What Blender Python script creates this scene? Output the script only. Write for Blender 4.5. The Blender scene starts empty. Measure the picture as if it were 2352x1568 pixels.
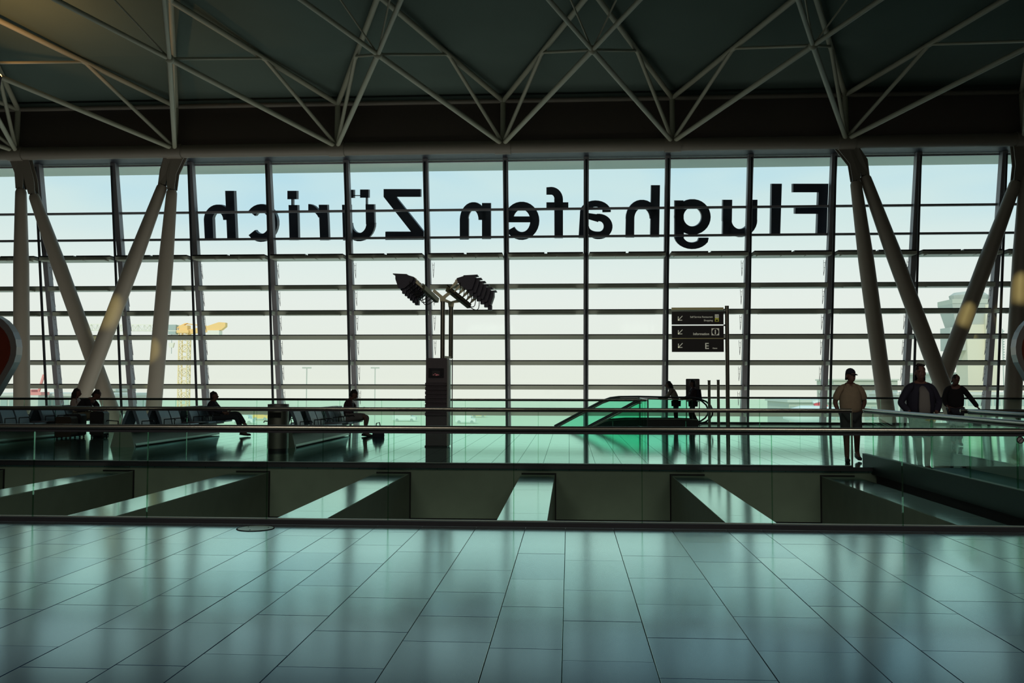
import bpy, bmesh, math, random
from math import sin, cos, pi, radians, tan, sqrt
from mathutils import Vector, Matrix
random.seed(7)
SC = bpy.context.scene
COL = SC.collection

# ------------------------------------------------------------------ camera
F_PX, PSI, TH, RO, HC = 2113.86, .062, .04746, -.00163, 1.5
_F = Vector((-sin(PSI)*cos(TH), cos(PSI)*cos(TH), sin(TH)))
_r = Vector((cos(PSI), sin(PSI), 0)); _u = _r.cross(_F)
CR = _r*cos(RO) - _u*sin(RO); CU = _r*sin(RO) + _u*cos(RO)
CAM = Vector((0, 0, HC))
cd = bpy.data.cameras.new('camera'); cam = bpy.data.objects.new('camera', cd); COL.objects.link(cam)
cd.sensor_width = 36; cd.lens = 36*F_PX/2352; cd.clip_end = 3000; cd.clip_start = .05
cam.matrix_world = Matrix(((CR.x, CU.x, -_F.x, 0), (CR.y, CU.y, -_F.y, 0), (CR.z, CU.z, -_F.z, HC), (0, 0, 0, 1)))
SC.camera = cam

def lin(c):
    return c/12.92 if c <= .04045 else ((c+.055)/1.055)**2.4
def rgb(r, g, b):
    return (lin(r/255), lin(g/255), lin(b/255), 1)

# ------------------------------------------------------------------ world: hazy bright sky
W = bpy.data.worlds.new('sky'); SC.world = W; W.use_nodes = True
nt = W.node_tree; nt.nodes.clear()
out = nt.nodes.new('ShaderNodeOutputWorld'); bg = nt.nodes.new('ShaderNodeBackground')
tc = nt.nodes.new('ShaderNodeTexCoord'); sp = nt.nodes.new('ShaderNodeSeparateXYZ')
nt.links.new(tc.outputs['Generated'], sp.inputs[0])
rmp = nt.nodes.new('ShaderNodeValToRGB'); nt.links.new(sp.outputs['Z'], rmp.inputs[0])
er = rmp.color_ramp; er.elements[0].position = 0; er.elements[0].color = rgb(233, 238, 226)
er.elements[1].position = 1; er.elements[1].color = rgb(150, 198, 222)
for p, c in ((.09, (234, 241, 235)), (.125, (228, 240, 236)), (.17, (214, 235, 234)), (.24, (199, 230, 235)), (.4, (182, 217, 230))):
    e = er.elements.new(p); e.color = rgb(*c)
nz = nt.nodes.new('ShaderNodeTexNoise'); nz.inputs['Scale'].default_value = 2.6; nz.inputs['Detail'].default_value = 3
mp = nt.nodes.new('ShaderNodeMapping'); mp.inputs['Scale'].default_value = (1, 1, 3.2); mp.inputs['Location'].default_value = (.25, 0, .1)
nt.links.new(tc.outputs['Generated'], mp.inputs[0]); nt.links.new(mp.outputs[0], nz.inputs['Vector'])
cr = nt.nodes.new('ShaderNodeMapRange'); cr.inputs[1].default_value = .46; cr.inputs[2].default_value = .72
nt.links.new(nz.outputs[0], cr.inputs[0])
hr = nt.nodes.new('ShaderNodeMapRange'); hr.inputs[1].default_value = .13; hr.inputs[2].default_value = .24
nt.links.new(sp.outputs['Z'], hr.inputs[0])
mu = nt.nodes.new('ShaderNodeMath'); mu.operation = 'MULTIPLY'
nt.links.new(cr.outputs[0], mu.inputs[0]); nt.links.new(hr.outputs[0], mu.inputs[1])
mx = nt.nodes.new('ShaderNodeMix'); mx.data_type = 'RGBA'; mx.inputs['B'].default_value = rgb(150, 212, 243)
nt.links.new(mu.outputs[0], mx.inputs['Factor']); nt.links.new(rmp.outputs[0], mx.inputs['A'])
nt.links.new(mx.outputs['Result'], bg.inputs['Color']); bg.inputs['Strength'].default_value = 1.0
nt.links.new(bg.outputs[0], out.inputs[0])

# sun from behind the building: it lights the airfield, the roof shades the hall
sd = bpy.data.lights.new('sun', 'SUN'); so = bpy.data.objects.new('sun', sd); COL.objects.link(so)
sd.energy = 1.6; sd.color = (1, .93, .8); sd.angle = radians(1.2)
so.rotation_euler = Vector((.25, .8, -.62)).to_track_quat('-Z', 'Y').to_euler()

SC.view_settings.view_transform = 'Standard'; SC.view_settings.look = 'None'
SC.view_settings.exposure = 0.0; SC.view_settings.gamma = 1.0
SC.view_settings.use_curve_mapping = False
SC.cycles.transparent_max_bounces = 32
SC.cycles.max_bounces = 7
SC.cycles.use_denoising = True
SC.cycles.sample_clamp_indirect = 6

def area_light(name, loc, sx, sy, e, color, rot=(0, 0, 0)):
    l = bpy.data.lights.new(name, 'AREA'); l.shape = 'RECTANGLE'; l.size = sx; l.size_y = sy; l.energy = e; l.color = color
    o = bpy.data.objects.new(name, l); COL.objects.link(o); o.location = loc; o.rotation_euler = rot
    return o
# unseen fill lights added where hall lamps are presumed, behind the viewer
area_light('hall_fill_light', (-8, -7, 12.5), 6, 2, 1500, (1, .9, .78))
area_light('hall_fill_light', (8, -7, 12.5), 6, 2, 1500, (1, .9, .78))

# unseen fill lights added under the near floor to brighten the void
for x_ in (-12, -4, 4): area_light('void_fill_light', (x_, 10.2, -3.5), 5, .6, 70, (1, .95, .78), (radians(105), 0, 0))

# ------------------------------------------------------------------ pixel -> place on a known plane
def ray(x, y):
    return CR*((x-1176)/F_PX) - CU*((y-784)/F_PX) + _F
def pY(x, y, Y):
    d = ray(x, y); return CAM + d*(Y/d.y)
def pZ(x, y, z=0.):
    d = ray(x, y); return CAM + d*((z-HC)/d.z)
TL = tan(.20085); FD = 40.
def pF(x, y, off=0):
    d = ray(x, y); return CAM + d*((FD+off)/(d.y+TL*d.z))
def fy(z, off=0):      # Y of the leaning facade at height z
    return FD + off - TL*(z-1.5)

# ------------------------------------------------------------------ materials
MATS = {}
def mat(name, col, rough=.6, metal=0., spec=.5, noise=0., nscale=8., bump=0., emit=None, es=1., tint=None, ior=1.5):
    m = bpy.data.materials.new(name); m.use_nodes = True; MATS[name] = m
    n = m.node_tree; b = n.nodes['Principled BSDF']
    c = rgb(*col)
    b.inputs['Base Color'].default_value = c; b.inputs['Roughness'].default_value = rough
    b.inputs['Metallic'].default_value = metal; b.inputs['Specular IOR Level'].default_value = spec
    b.inputs['IOR'].default_value = ior
    if tint: b.inputs['Specular Tint'].default_value = tint
    if emit:
        b.inputs['Emission Color'].default_value = rgb(*emit); b.inputs['Emission Strength'].default_value = es
    if noise or bump:
        t = n.nodes.new('ShaderNodeTexCoord'); z = n.nodes.new('ShaderNodeTexNoise')
        z.inputs['Scale'].default_value = nscale; z.inputs['Detail'].default_value = 4
        n.links.new(t.outputs['Object'], z.inputs['Vector'])
        if noise:
            r = n.nodes.new('ShaderNodeMapRange'); r.inputs[3].default_value = 1-noise; r.inputs[4].default_value = 1+noise
            n.links.new(z.outputs[0], r.inputs[0])
            v = n.nodes.new('ShaderNodeVectorMath'); v.operation = 'SCALE'; v.inputs[0].default_value = c[:3]
            n.links.new(r.outputs[0], v.inputs['Scale']); n.links.new(v.outputs[0], b.inputs['Base Color'])
        if bump:
            bm_ = n.nodes.new('ShaderNodeBump'); bm_.inputs['Strength'].default_value = bump; bm_.inputs['Distance'].default_value = .01
            n.links.new(z.outputs[0], bm_.inputs['Height']); n.links.new(bm_.outputs[0], b.inputs['Normal'])
    return m
def glass(name, tint, refl=1., rough=0.):
    m = bpy.data.materials.new(name); m.use_nodes = True; MATS[name] = m
    n = m.node_tree; n.nodes.clear()
    o = n.nodes.new('ShaderNodeOutputMaterial'); t = n.nodes.new('ShaderNodeBsdfTransparent')
    g = n.nodes.new('ShaderNodeBsdfGlossy'); x = n.nodes.new('ShaderNodeMixShader'); fr = n.nodes.new('ShaderNodeFresnel')
    fr.inputs['IOR'].default_value = 1.45
    t.inputs[0].default_value = (*[sqrt(c) for c in tint], 1); g.inputs['Roughness'].default_value = rough
    k = n.nodes.new('ShaderNodeMath'); k.operation = 'MULTIPLY'; k.inputs[1].default_value = refl
    n.links.new(fr.outputs[0], k.inputs[0]); n.links.new(k.outputs[0], x.inputs[0])
    n.links.new(t.outputs[0], x.inputs[1]); n.links.new(g.outputs[0], x.inputs[2]); n.links.new(x.outputs[0], o.inputs[0])
    return m
SPT = (.62, .98, .92, 1)
def polished(name, col, rough, gloss, gain, power=6.):
    # honed stone: dark body colour under a polish that reflects ever more towards grazing view
    m = bpy.data.materials.new(name); m.use_nodes = True; MATS[name] = m
    n = m.node_tree; n.nodes.clear(); N = n.nodes.new; L = n.links.new
    o = N('ShaderNodeOutputMaterial'); d = N('ShaderNodeBsdfDiffuse'); g = N('ShaderNodeBsdfGlossy'); x = N('ShaderNodeMixShader')
    lw = N('ShaderNodeLayerWeight'); lw.inputs['Blend'].default_value = .5
    pw = N('ShaderNodeMath'); pw.operation = 'POWER'; pw.inputs[1].default_value = power
    ml = N('ShaderNodeMath'); ml.operation = 'MULTIPLY_ADD'; ml.inputs[1].default_value = gain; ml.inputs[2].default_value = .03
    mn = N('ShaderNodeMath'); mn.operation = 'MINIMUM'; mn.inputs[1].default_value = .95
    L(lw.outputs['Facing'], pw.inputs[0]); L(pw.outputs[0], ml.inputs[0]); L(ml.outputs[0], mn.inputs[0]); L(mn.outputs[0], x.inputs[0])
    tc_ = N('ShaderNodeTexCoord'); z = N('ShaderNodeTexNoise'); z.inputs['Scale'].default_value = 90; z.inputs['Detail'].default_value = 3
    L(tc_.outputs['Object'], z.inputs['Vector'])
    r = N('ShaderNodeMapRange'); r.inputs[3].default_value = .75; r.inputs[4].default_value = 1.25; L(z.outputs[0], r.inputs[0])
    v = N('ShaderNodeVectorMath'); v.operation = 'SCALE'; v.inputs[0].default_value = rgb(*col)[:3]; L(r.outputs[0], v.inputs['Scale'])
    L(v.outputs[0], d.inputs['Color']); g.inputs['Color'].default_value = (*gloss, 1)
    r2 = N('ShaderNodeMapRange'); r2.inputs[3].default_value = rough*.9; r2.inputs[4].default_value = rough*1.1; L(z.outputs[0], r2.inputs[0]); L(r2.outputs[0], g.inputs['Roughness'])
    L(d.outputs[0], x.inputs[1]); L(g.outputs[0], x.inputs[2]); L(x.outputs[0], o.inputs[0])
    return m
polished('stone', (34, 54, 76), .16, (.84, 1, .96), 3.4, 7.)
polished('stone_b', (31, 50, 75), .165, (.83, .99, .97), 3.3, 7.)
polished('stone_c', (37, 57, 78), .155, (.85, 1, .96), 3.5, 7.)
mat('grout', (18, 30, 34), .8)
mat('concrete', (92, 104, 92), .75, spec=.15, noise=.12, nscale=3, bump=.1)
polished('beam_top', (120, 140, 128), .12, (.86, 1, .96), 2.2)
mat('dark_metal', (30, 30, 36), .45, .3)
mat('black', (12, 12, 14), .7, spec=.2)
mat('steel', (150, 148, 138), .24, .95)
mat('bin_steel', (112, 110, 104), .42, .8)
mat('strut_paint', (146, 136, 124), .5, noise=.04, nscale=2)
mat('tube_paint', (150, 150, 132), .5)
mat('chord_paint', (120, 112, 102), .55)
mat('mullion_paint', (132, 128, 134), .45, .2)
mat('transom_paint', (176, 178, 164), .4, .25)
mat('ceiling_panel', (82, 96, 90), .8, spec=.1, noise=.12, nscale=.5)
mat('dark_panel', (112, 100, 96), .8, spec=.1)
mat('fascia', (34, 32, 44), .5)
mat('wall', (84, 82, 76), .8)
mat('soffit', (236, 240, 226), .7)
mat('letter', (38, 42, 58), .5)
mat('ramp_side', (14, 26, 26), .45, spec=.15, tint=SPT)
mat('ramp_kerb', (118, 138, 128), .45, tint=SPT)
mat('carpet', (30, 92, 92), .55)
mat('seat', (84, 98, 112), .35, noise=.05)
mat('seat_base', (120, 130, 118), .45, noise=.05)
mat('seat_trim', (150, 176, 160), .3, .3)
mat('kiosk', (72, 62, 70), .5, noise=.06)
mat('kiosk_side', (150, 156, 150), .5)
mat('lamp_body', (44, 38, 58), .5)
mat('lamp_metal', (160, 156, 132), .35, .6)
mat('rubber', (14, 14, 14), .6)
mat('sign_black', (18, 12, 22), .45)
mat('sign_white', (226, 226, 206), .6, emit=(226, 226, 206), es=.22)
mat('sign_bar', (186, 180, 130), .35, .5)
mat('sign_yellow', (170, 168, 60), .6, emit=(170, 168, 60), es=.3)
mat('screen', (20, 16, 30), .2)
mat('screen_lit', (120, 60, 70), .4, emit=(150, 82, 84), es=.6)
mat('red_shell', (120, 44, 20), .5, noise=.2, nscale=3)
mat('rim', (166, 160, 158), .35, .5)
mat('skin', (100, 68, 60), .6)
mat('hair', (26, 18, 20), .7)
mat('tan_shirt', (134, 118, 98), .85, noise=.15, nscale=14)
mat('navy', (30, 28, 46), .85)
mat('black_cloth', (22, 20, 24), .9, noise=.1)
mat('grey_tee', (110, 106, 104), .85)
mat('khaki', (104, 96, 76), .85)
mat('shorts', (40, 46, 48), .85)
mat('jeans', (36, 40, 50), .85)
mat('plum', (52, 36, 46), .85)
mat('grey_cloth', (104, 98, 100), .85)
mat('light_cloth', (150, 136, 128), .85)
mat('shoe', (26, 24, 26), .6)
mat('luggage', (30, 24, 26), .5)
mat('bag_brown', (50, 36, 26), .7)
mat('grass', (232, 232, 196), .9, noise=.08, nscale=.02)  # outdoor ground colours paled to imitate haze over the airfield
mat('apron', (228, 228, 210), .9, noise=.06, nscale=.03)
mat('crane_yellow', (250, 226, 176), .7)  # cranes and far buildings: haze washed into the base colours
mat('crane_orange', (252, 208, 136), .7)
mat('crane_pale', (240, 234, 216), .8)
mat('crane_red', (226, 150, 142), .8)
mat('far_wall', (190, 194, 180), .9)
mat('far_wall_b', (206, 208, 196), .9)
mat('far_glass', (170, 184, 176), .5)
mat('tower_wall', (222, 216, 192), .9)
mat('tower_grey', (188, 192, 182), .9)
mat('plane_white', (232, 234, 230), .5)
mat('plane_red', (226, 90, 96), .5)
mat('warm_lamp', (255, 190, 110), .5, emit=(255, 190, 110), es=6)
glass('window_glass', (.975, .99, .98), .25)
glass('rail_glass', (.86, .972, .925), .16)
glass('green_glass', (.56, .89, .79), .16)
glass('edge_glass', (.30, .62, .42), .5)

# ------------------------------------------------------------------ mesh building
class MB:
    def __init__(s): s.v = []; s.f = []
    def add(s, vs, fs):
        o = len(s.v); s.v += [Vector(v) for v in vs]; s.f += [tuple(i+o for i in f) for f in fs]; return s
    def box(s, a, b):
        x0, y0, z0 = a; x1, y1, z1 = b
        return s.hexa([(x0, y0, z0), (x1, y0, z0), (x1, y1, z0), (x0, y1, z0), (x0, y0, z1), (x1, y0, z1), (x1, y1, z1), (x0, y1, z1)])
    def hexa(s, p):
        return s.add(p, [(0, 3, 2, 1), (4, 5, 6, 7), (0, 1, 5, 4), (1, 2, 6, 5), (2, 3, 7, 6), (3, 0, 4, 7)])
    def prism(s, poly, d):       # polygon of 3-D points extruded by the vector d
        n = len(poly); d = Vector(d); p = [Vector(q) for q in poly]
        return s.add(p + [q+d for q in p], [tuple(range(n))[::-1], tuple(range(n, 2*n))] + [(i, (i+1) % n, n+(i+1) % n, n+i) for i in range(n)])
    def bar(s, a, b, w, h, up=(0, 0, 1)):
        a = Vector(a); b = Vector(b); d = (b-a).normalized(); u = Vector(up)
        sd = d.cross(u)
        if sd.length < 1e-4: sd = d.cross(Vector((0, 1, 0)))
        sd.normalize(); u = sd.cross(d)
        q = [-sd*w/2-u*h/2, sd*w/2-u*h/2, sd*w/2+u*h/2, -sd*w/2+u*h/2]
        return s.add([a+k for k in q]+[b+k for k in q], [(0, 3, 2, 1), (4, 5, 6, 7), (0, 1, 5, 4), (1, 2, 6, 5), (2, 3, 7, 6), (3, 0, 4, 7)])
    def tube(s, pts, r, n=10, flat=1., up=None, cap=True):
        pts = [Vector(p) for p in pts]; m = len(pts)
        rs = r if isinstance(r, (list, tuple)) else [r]*m
        pu = Vector(up) if up else None
        vs = []
        for i, p in enumerate(pts):
            d = (pts[min(i+1, m-1)]-pts[max(i-1, 0)]).normalized()
            if pu is None: pu = Vector((0, 0, 1)) if abs(d.z) < .9 else Vector((0, 1, 0))
            a = pu - d*pu.dot(d)
            if a.length < 1e-5: a = d.orthogonal()
            a.normalize(); pu = a; b = d.cross(a)
            for k in range(n):
                t = 2*pi*k/n; vs.append(p + (a*cos(t)*flat + b*sin(t))*rs[i])
        fs = [(i*n+k, i*n+(k+1) % n, (i+1)*n+(k+1) % n, (i+1)*n+k) for i in range(m-1) for k in range(n)]
        if cap: fs += [tuple(range(n))[::-1], tuple(range((m-1)*n, m*n))]
        return s.add(vs, fs)
    def rings(s, rings, n=14, cap=True):    # rings: (centre, rx, ry)
        vs = []
        for c, rx, ry in rings:
            for k in range(n):
                t = 2*pi*k/n; vs.append((c[0]+rx*cos(t), c[1]+ry*sin(t), c[2]))
        m = len(rings)
        fs = [(i*n+k, i*n+(k+1) % n, (i+1)*n+(k+1) % n, (i+1)*n+k) for i in range(m-1) for k in range(n)]
        if cap: fs += [tuple(range(n))[::-1], tuple(range((m-1)*n, m*n))]
        return s.add(vs, fs)
    def ball(s, c, r, n=8, m=5):
        rx, ry, rz = r if isinstance(r, (tuple, list)) else (r, r, r)
        return s.rings([((c[0], c[1], c[2]-rz*cos(pi*(i+.15)/(m+.3))), max(rx*sin(pi*(i+.15)/(m+.3)), 1e-3), max(ry*sin(pi*(i+.15)/(m+.3)), 1e-3)) for i in range(m+1)], n)
    def xf(s, M, start=0):
        for i in range(start, len(s.v)): s.v[i] = M @ s.v[i]
        return s
    def build(s, name, m, parent=None, smooth=False, label=None, kind=None, org=None):
        o0 = Vector(org) if org is not None else (BASE.get(parent.name, Vector()) if parent else Vector())
        me = bpy.data.meshes.new(name)
        me.from_pydata([tuple(v-o0) for v in s.v], [], s.f)
        bm = bmesh.new(); bm.from_mesh(me); bmesh.ops.recalc_face_normals(bm, faces=bm.faces); bm.to_mesh(me); bm.free()
        if smooth:
            me.polygons.foreach_set('use_smooth', [True]*len(me.polygons))
            if smooth != 'all':
                try: me.set_sharp_from_angle(angle=radians(40))
                except Exception: pass
        me.materials.append(MATS[m] if isinstance(m, str) else m)
        o = bpy.data.objects.new(name, me); COL.objects.link(o)
        if parent: o.parent = parent
        elif org is not None: o.location = o0
        BASE[o.name] = o0
        if label: o['label'] = label
        if kind: o['kind'] = kind
        return o
BASE = {}
def thing(name, label=None, cat=None, loc=(0, 0, 0), group=None, kind=None):
    o = bpy.data.objects.new(name, None); COL.objects.link(o); o.location = loc; o.empty_display_size = .2
    BASE[o.name] = Vector(loc)
    if label: o['label'] = label
    if cat: o['category'] = cat
    if group: o['group'] = group
    if kind: o['kind'] = kind
    return o
def tag(o, label, cat, group=None):
    o['label'] = label; o['category'] = cat
    if group: o['group'] = group
    return o
def dup(root, loc, label=None, rotz=0):
    r = root.copy(); COL.objects.link(r); r.location = loc; r.rotation_euler[2] = rotz
    BASE[r.name] = Vector(loc)
    if label: r['label'] = label
    for ch in [c for c in ALLCH(root)]:
        c = ch.copy(); COL.objects.link(c); c.parent = r
        for g in ALLCH(ch):
            d = g.copy(); COL.objects.link(d); d.parent = c
    return r
def ALLCH(o): return [c for c in COL.objects if c.parent == o]

XL, XR = -31.5, 27.0          # extent of the hall that is built
NEAR_Y, MID_Y, FAR_Y, FARR_Y = 9.95, 17.43, 30.0, 36.9
XC = pZ(1487, 991).x          # corner where the far edge steps back

# ------------------------------------------------------------------ STRUCTURE: near floor with stone tiles
fl = thing('floor', 'near floor of dark polished stone slabs', 'floor', (0, 0, 0), kind='structure')
MB().box((XL, -12, -.32), (XR, 9.80, -.035)).build('floor_slab', 'grout', fl)
# joints between tile columns at their measured places
JX = [-3.96, -3.5, -2.92, -2.43, -2.04, -1.56, -.98, -.46, -.04, .46, 1.06, 1.63, 1.99, 2.56, 3.19]
ws = [.58, .46, .52, .4, .55]
k = 0
while JX[0] > -7.4: JX.insert(0, JX[0]-ws[k % 5]); k += 1
while JX[-1] < 7.4: JX.append(JX[-1]+ws[(k*2) % 5]); k += 1
ROWS = {-.98: [5.43, 6.02, 6.72, 7.52], -.46: [5.32, 6.31, 7.2, 8.29], -.04: [5.11, 5.96, 6.84, 8.0], .46: [4.84, 5.6, 6.44, 7.3, 8.24], -1.56: [4.9, 5.62, 6.5, 7.4, 8.3]}
GAP = .0022
tl_end = 9.80
def tile(x0, x1, y0, y1, i):
    dz = random.uniform(-.0006, .0006)
    a, b = x0+GAP, x1-GAP; c, d = y0+GAP, y1-GAP; e = .0015
    m = MB()
    m.add([(a, c, -.034), (b, c, -.034), (b, d, -.034), (a, d, -.034), (a, c, dz-e), (b, c, dz-e), (b, d, dz-e), (a, d, dz-e),
           (a+e, c+e, dz), (b-e, c+e, dz), (b-e, d-e, dz), (a+e, d-e, dz)],
          [(0, 1, 5, 4), (1, 2, 6, 5), (2, 3, 7, 6), (3, 0, 4, 7), (4, 5, 9, 8), (5, 6, 10, 9), (6, 7, 11, 10), (7, 4, 8, 11), (8, 9, 10, 11)])
    m.build('tile', random.choice(['stone', 'stone', 'stone_b', 'stone_c']), fl)
nt_ = 0
for i in range(len(JX)-1):
    x0, x1 = JX[i], JX[i+1]
    ys = ROWS.get(round(x0, 2))
    if ys is None:
        y = 3.3 + random.uniform(0, .9); ys = []
        while y < tl_end-.35: ys.append(y); y += random.choice([.78, .88, .98, .88])
    ys = [3.2 + (i % 3)*.3] + [q for q in ys if q > 3.9] + [tl_end]
    for a, b in zip(ys[:-1], ys[1:]):
        tile(x0, x1, a, b, nt_); nt_ += 1
# the rest of the near floor, outside the picture
def brick_floor(name, col1, col2, rough, bw, bh):
    m = polished(name, col1, rough, (.80, 1, .96), 1.9)
    n = m.node_tree; b = [q for q in n.nodes if q.type == 'BSDF_DIFFUSE'][0]; t = n.nodes.new('ShaderNodeTexCoord')
    br = n.nodes.new('ShaderNodeTexBrick'); br.inputs['Scale'].default_value = 1
    br.inputs['Brick Width'].default_value = bw; br.inputs['Row Height'].default_value = bh; br.inputs['Mortar Size'].default_value = .006
    br.inputs['Color1'].default_value = rgb(*col1); br.inputs['Color2'].default_value = rgb(*col2); br.inputs['Mortar'].default_value = rgb(22, 34, 38)
    mpn = n.nodes.new('ShaderNodeMapping'); mpn.inputs['Rotation'].default_value = (0, 0, pi/2)
    n.links.new(t.outputs['Object'], mpn.inputs[0]); n.links.new(mpn.outputs[0], br.inputs['Vector']); n.links.new(br.outputs['Color'], b.inputs['Color'])
    g = [q for q in n.nodes if q.type == 'BSDF_GLOSSY'][0]; mm = n.nodes.new('ShaderNodeMix'); mm.data_type = 'RGBA'; mm.inputs['A'].default_value = (.80, 1, .96, 1); mm.inputs['B'].default_value = (.3, .45, .42, 1)
    n.links.new(br.outputs['Fac'], mm.inputs['Factor']); n.links.new(mm.outputs['Result'], g.inputs['Color'])
    return m
brick_floor('stone_far', (58, 88, 88), (52, 80, 82), .08, .9, .5)
m = MB()
m.box((XL, -12, -.034), (XR, 3.15, 0)); m.box((XL, 3.15, -.034), (JX[0]-.01, tl_end, 0)); m.box((JX[-1]+.01, 3.15, -.034), (XR, tl_end, 0))
m.build('floor_paving', 'stone_far', fl)
# far floor (beyond the void)
ff = thing('floor', 'far floor of polished stone beyond the void', 'floor', (0, 0, 0), kind='structure')
m = MB(); m.box((XL, MID_Y, -.1), (XR, FAR_Y, 0)); m.box((XC, FAR_Y, -.1), (XR, FARR_Y, 0)); m.build('floor_paving', 'stone_far', ff)
m = MB(); m.box((XL, MID_Y+.42, -.6), (XR, FAR_Y-.1, -.1)); m.box((XC+.1, FAR_Y-.1, -.6), (XR, FARR_Y-.1, -.1)); m.build('floor_slab', 'concrete', ff)
# void walls
MB().box((XL, MID_Y+.04, -1.02), (XR, MID_Y+.4, -.06)).build('trim_1', 'concrete', kind='structure')['label'] = 'concrete edge wall under the far floor'
MB().box((XL, MID_Y-.05, -.07), (XR, MID_Y+.1, -.004)).build('trim_2', 'dark_metal', kind='structure')['label'] = 'dark metal strip along the edge of the far floor'
MB().box((XL, NEAR_Y-.1, -1.0), (XR, NEAR_Y+.02, -.02)).build('trim_3', 'dark_metal', kind='structure')
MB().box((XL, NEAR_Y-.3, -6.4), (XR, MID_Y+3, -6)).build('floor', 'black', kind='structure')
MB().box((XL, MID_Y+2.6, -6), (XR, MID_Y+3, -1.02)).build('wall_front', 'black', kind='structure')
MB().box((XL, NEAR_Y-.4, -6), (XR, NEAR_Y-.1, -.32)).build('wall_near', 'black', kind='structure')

# ------------------------------------------------------------------ ceiling and walls of the hall
CEIL = [(37.5, 13.28), (32.5, 13.62), (28.5, 14.2), (20.0, 15.0), (8, 15.4), (-12, 15.4)]
m = MB(); n = len(CEIL)
low = [(XL-.4, y, z) for y, z in CEIL] + [(XR+.4, y, z) for y, z in CEIL] + [(XL-.4, y, z+.5) for y, z in CEIL] + [(XR+.4, y, z+.5) for y, z in CEIL]
m.add(low, [(i, i+1, n+i+1, n+i) for i in range(n-1)] + [(2*n+i, 3*n+i, 3*n+i+1, 2*n+i+1) for i in range(n-1)] +
      [(0, n, 3*n, 2*n), (n-1, 3*n-1, 4*n-1, 2*n-1)] + [(i, 2*n+i, 2*n+i+1, i+1) for i in range(n-1)] + [(n+i, n+i+1, 3*n+i+1, 3*n+i) for i in range(n-1)])
m.build('ceiling', 'ceiling_panel', kind='structure')
MB().hexa([(XL, 37.35, 11.25), (XR, 37.35, 11.25), (XR, 37.6, 11.25), (XL, 37.6, 11.25), (XL, 37.35, 13.5), (XR, 37.35, 13.5), (XR, 37.6, 13.5), (XL, 37.6, 13.5)]).build('trim_4', 'dark_panel', kind='structure')['label'] = 'dark panel between roof edge tube and ceiling'
MB().box((XL, 36.95, 10.94), (XR, 38.1, 11.3)).build('trim_5', 'fascia', kind='structure')
MB().box((XL-.4, -12, -6.4), (XL, 42, 14.9)).build('wall_left', 'wall', kind='structure')
MB().box((XR, -12, -6.4), (XR+.4, 42, 14.9)).build('wall_right', 'wall', kind='structure')
MB().box((XL-.4, -12.4, -.3), (XR+.4, -12, 15.9)).build('wall_back', 'wall', kind='structure')
# roof overhang outside, seen through the top strip of the glazing
MB().box((XL, 38.2, 10.93), (XR, 39.97, 11.3)).build('trim_6', 'soffit', kind='structure')['label'] = 'pale roof overhang outside the glazing'
MB().box((XL, 37.4, 13.3), (XR, 40.2, 13.8)).build('trim_7', 'fascia', kind='structure')

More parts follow.
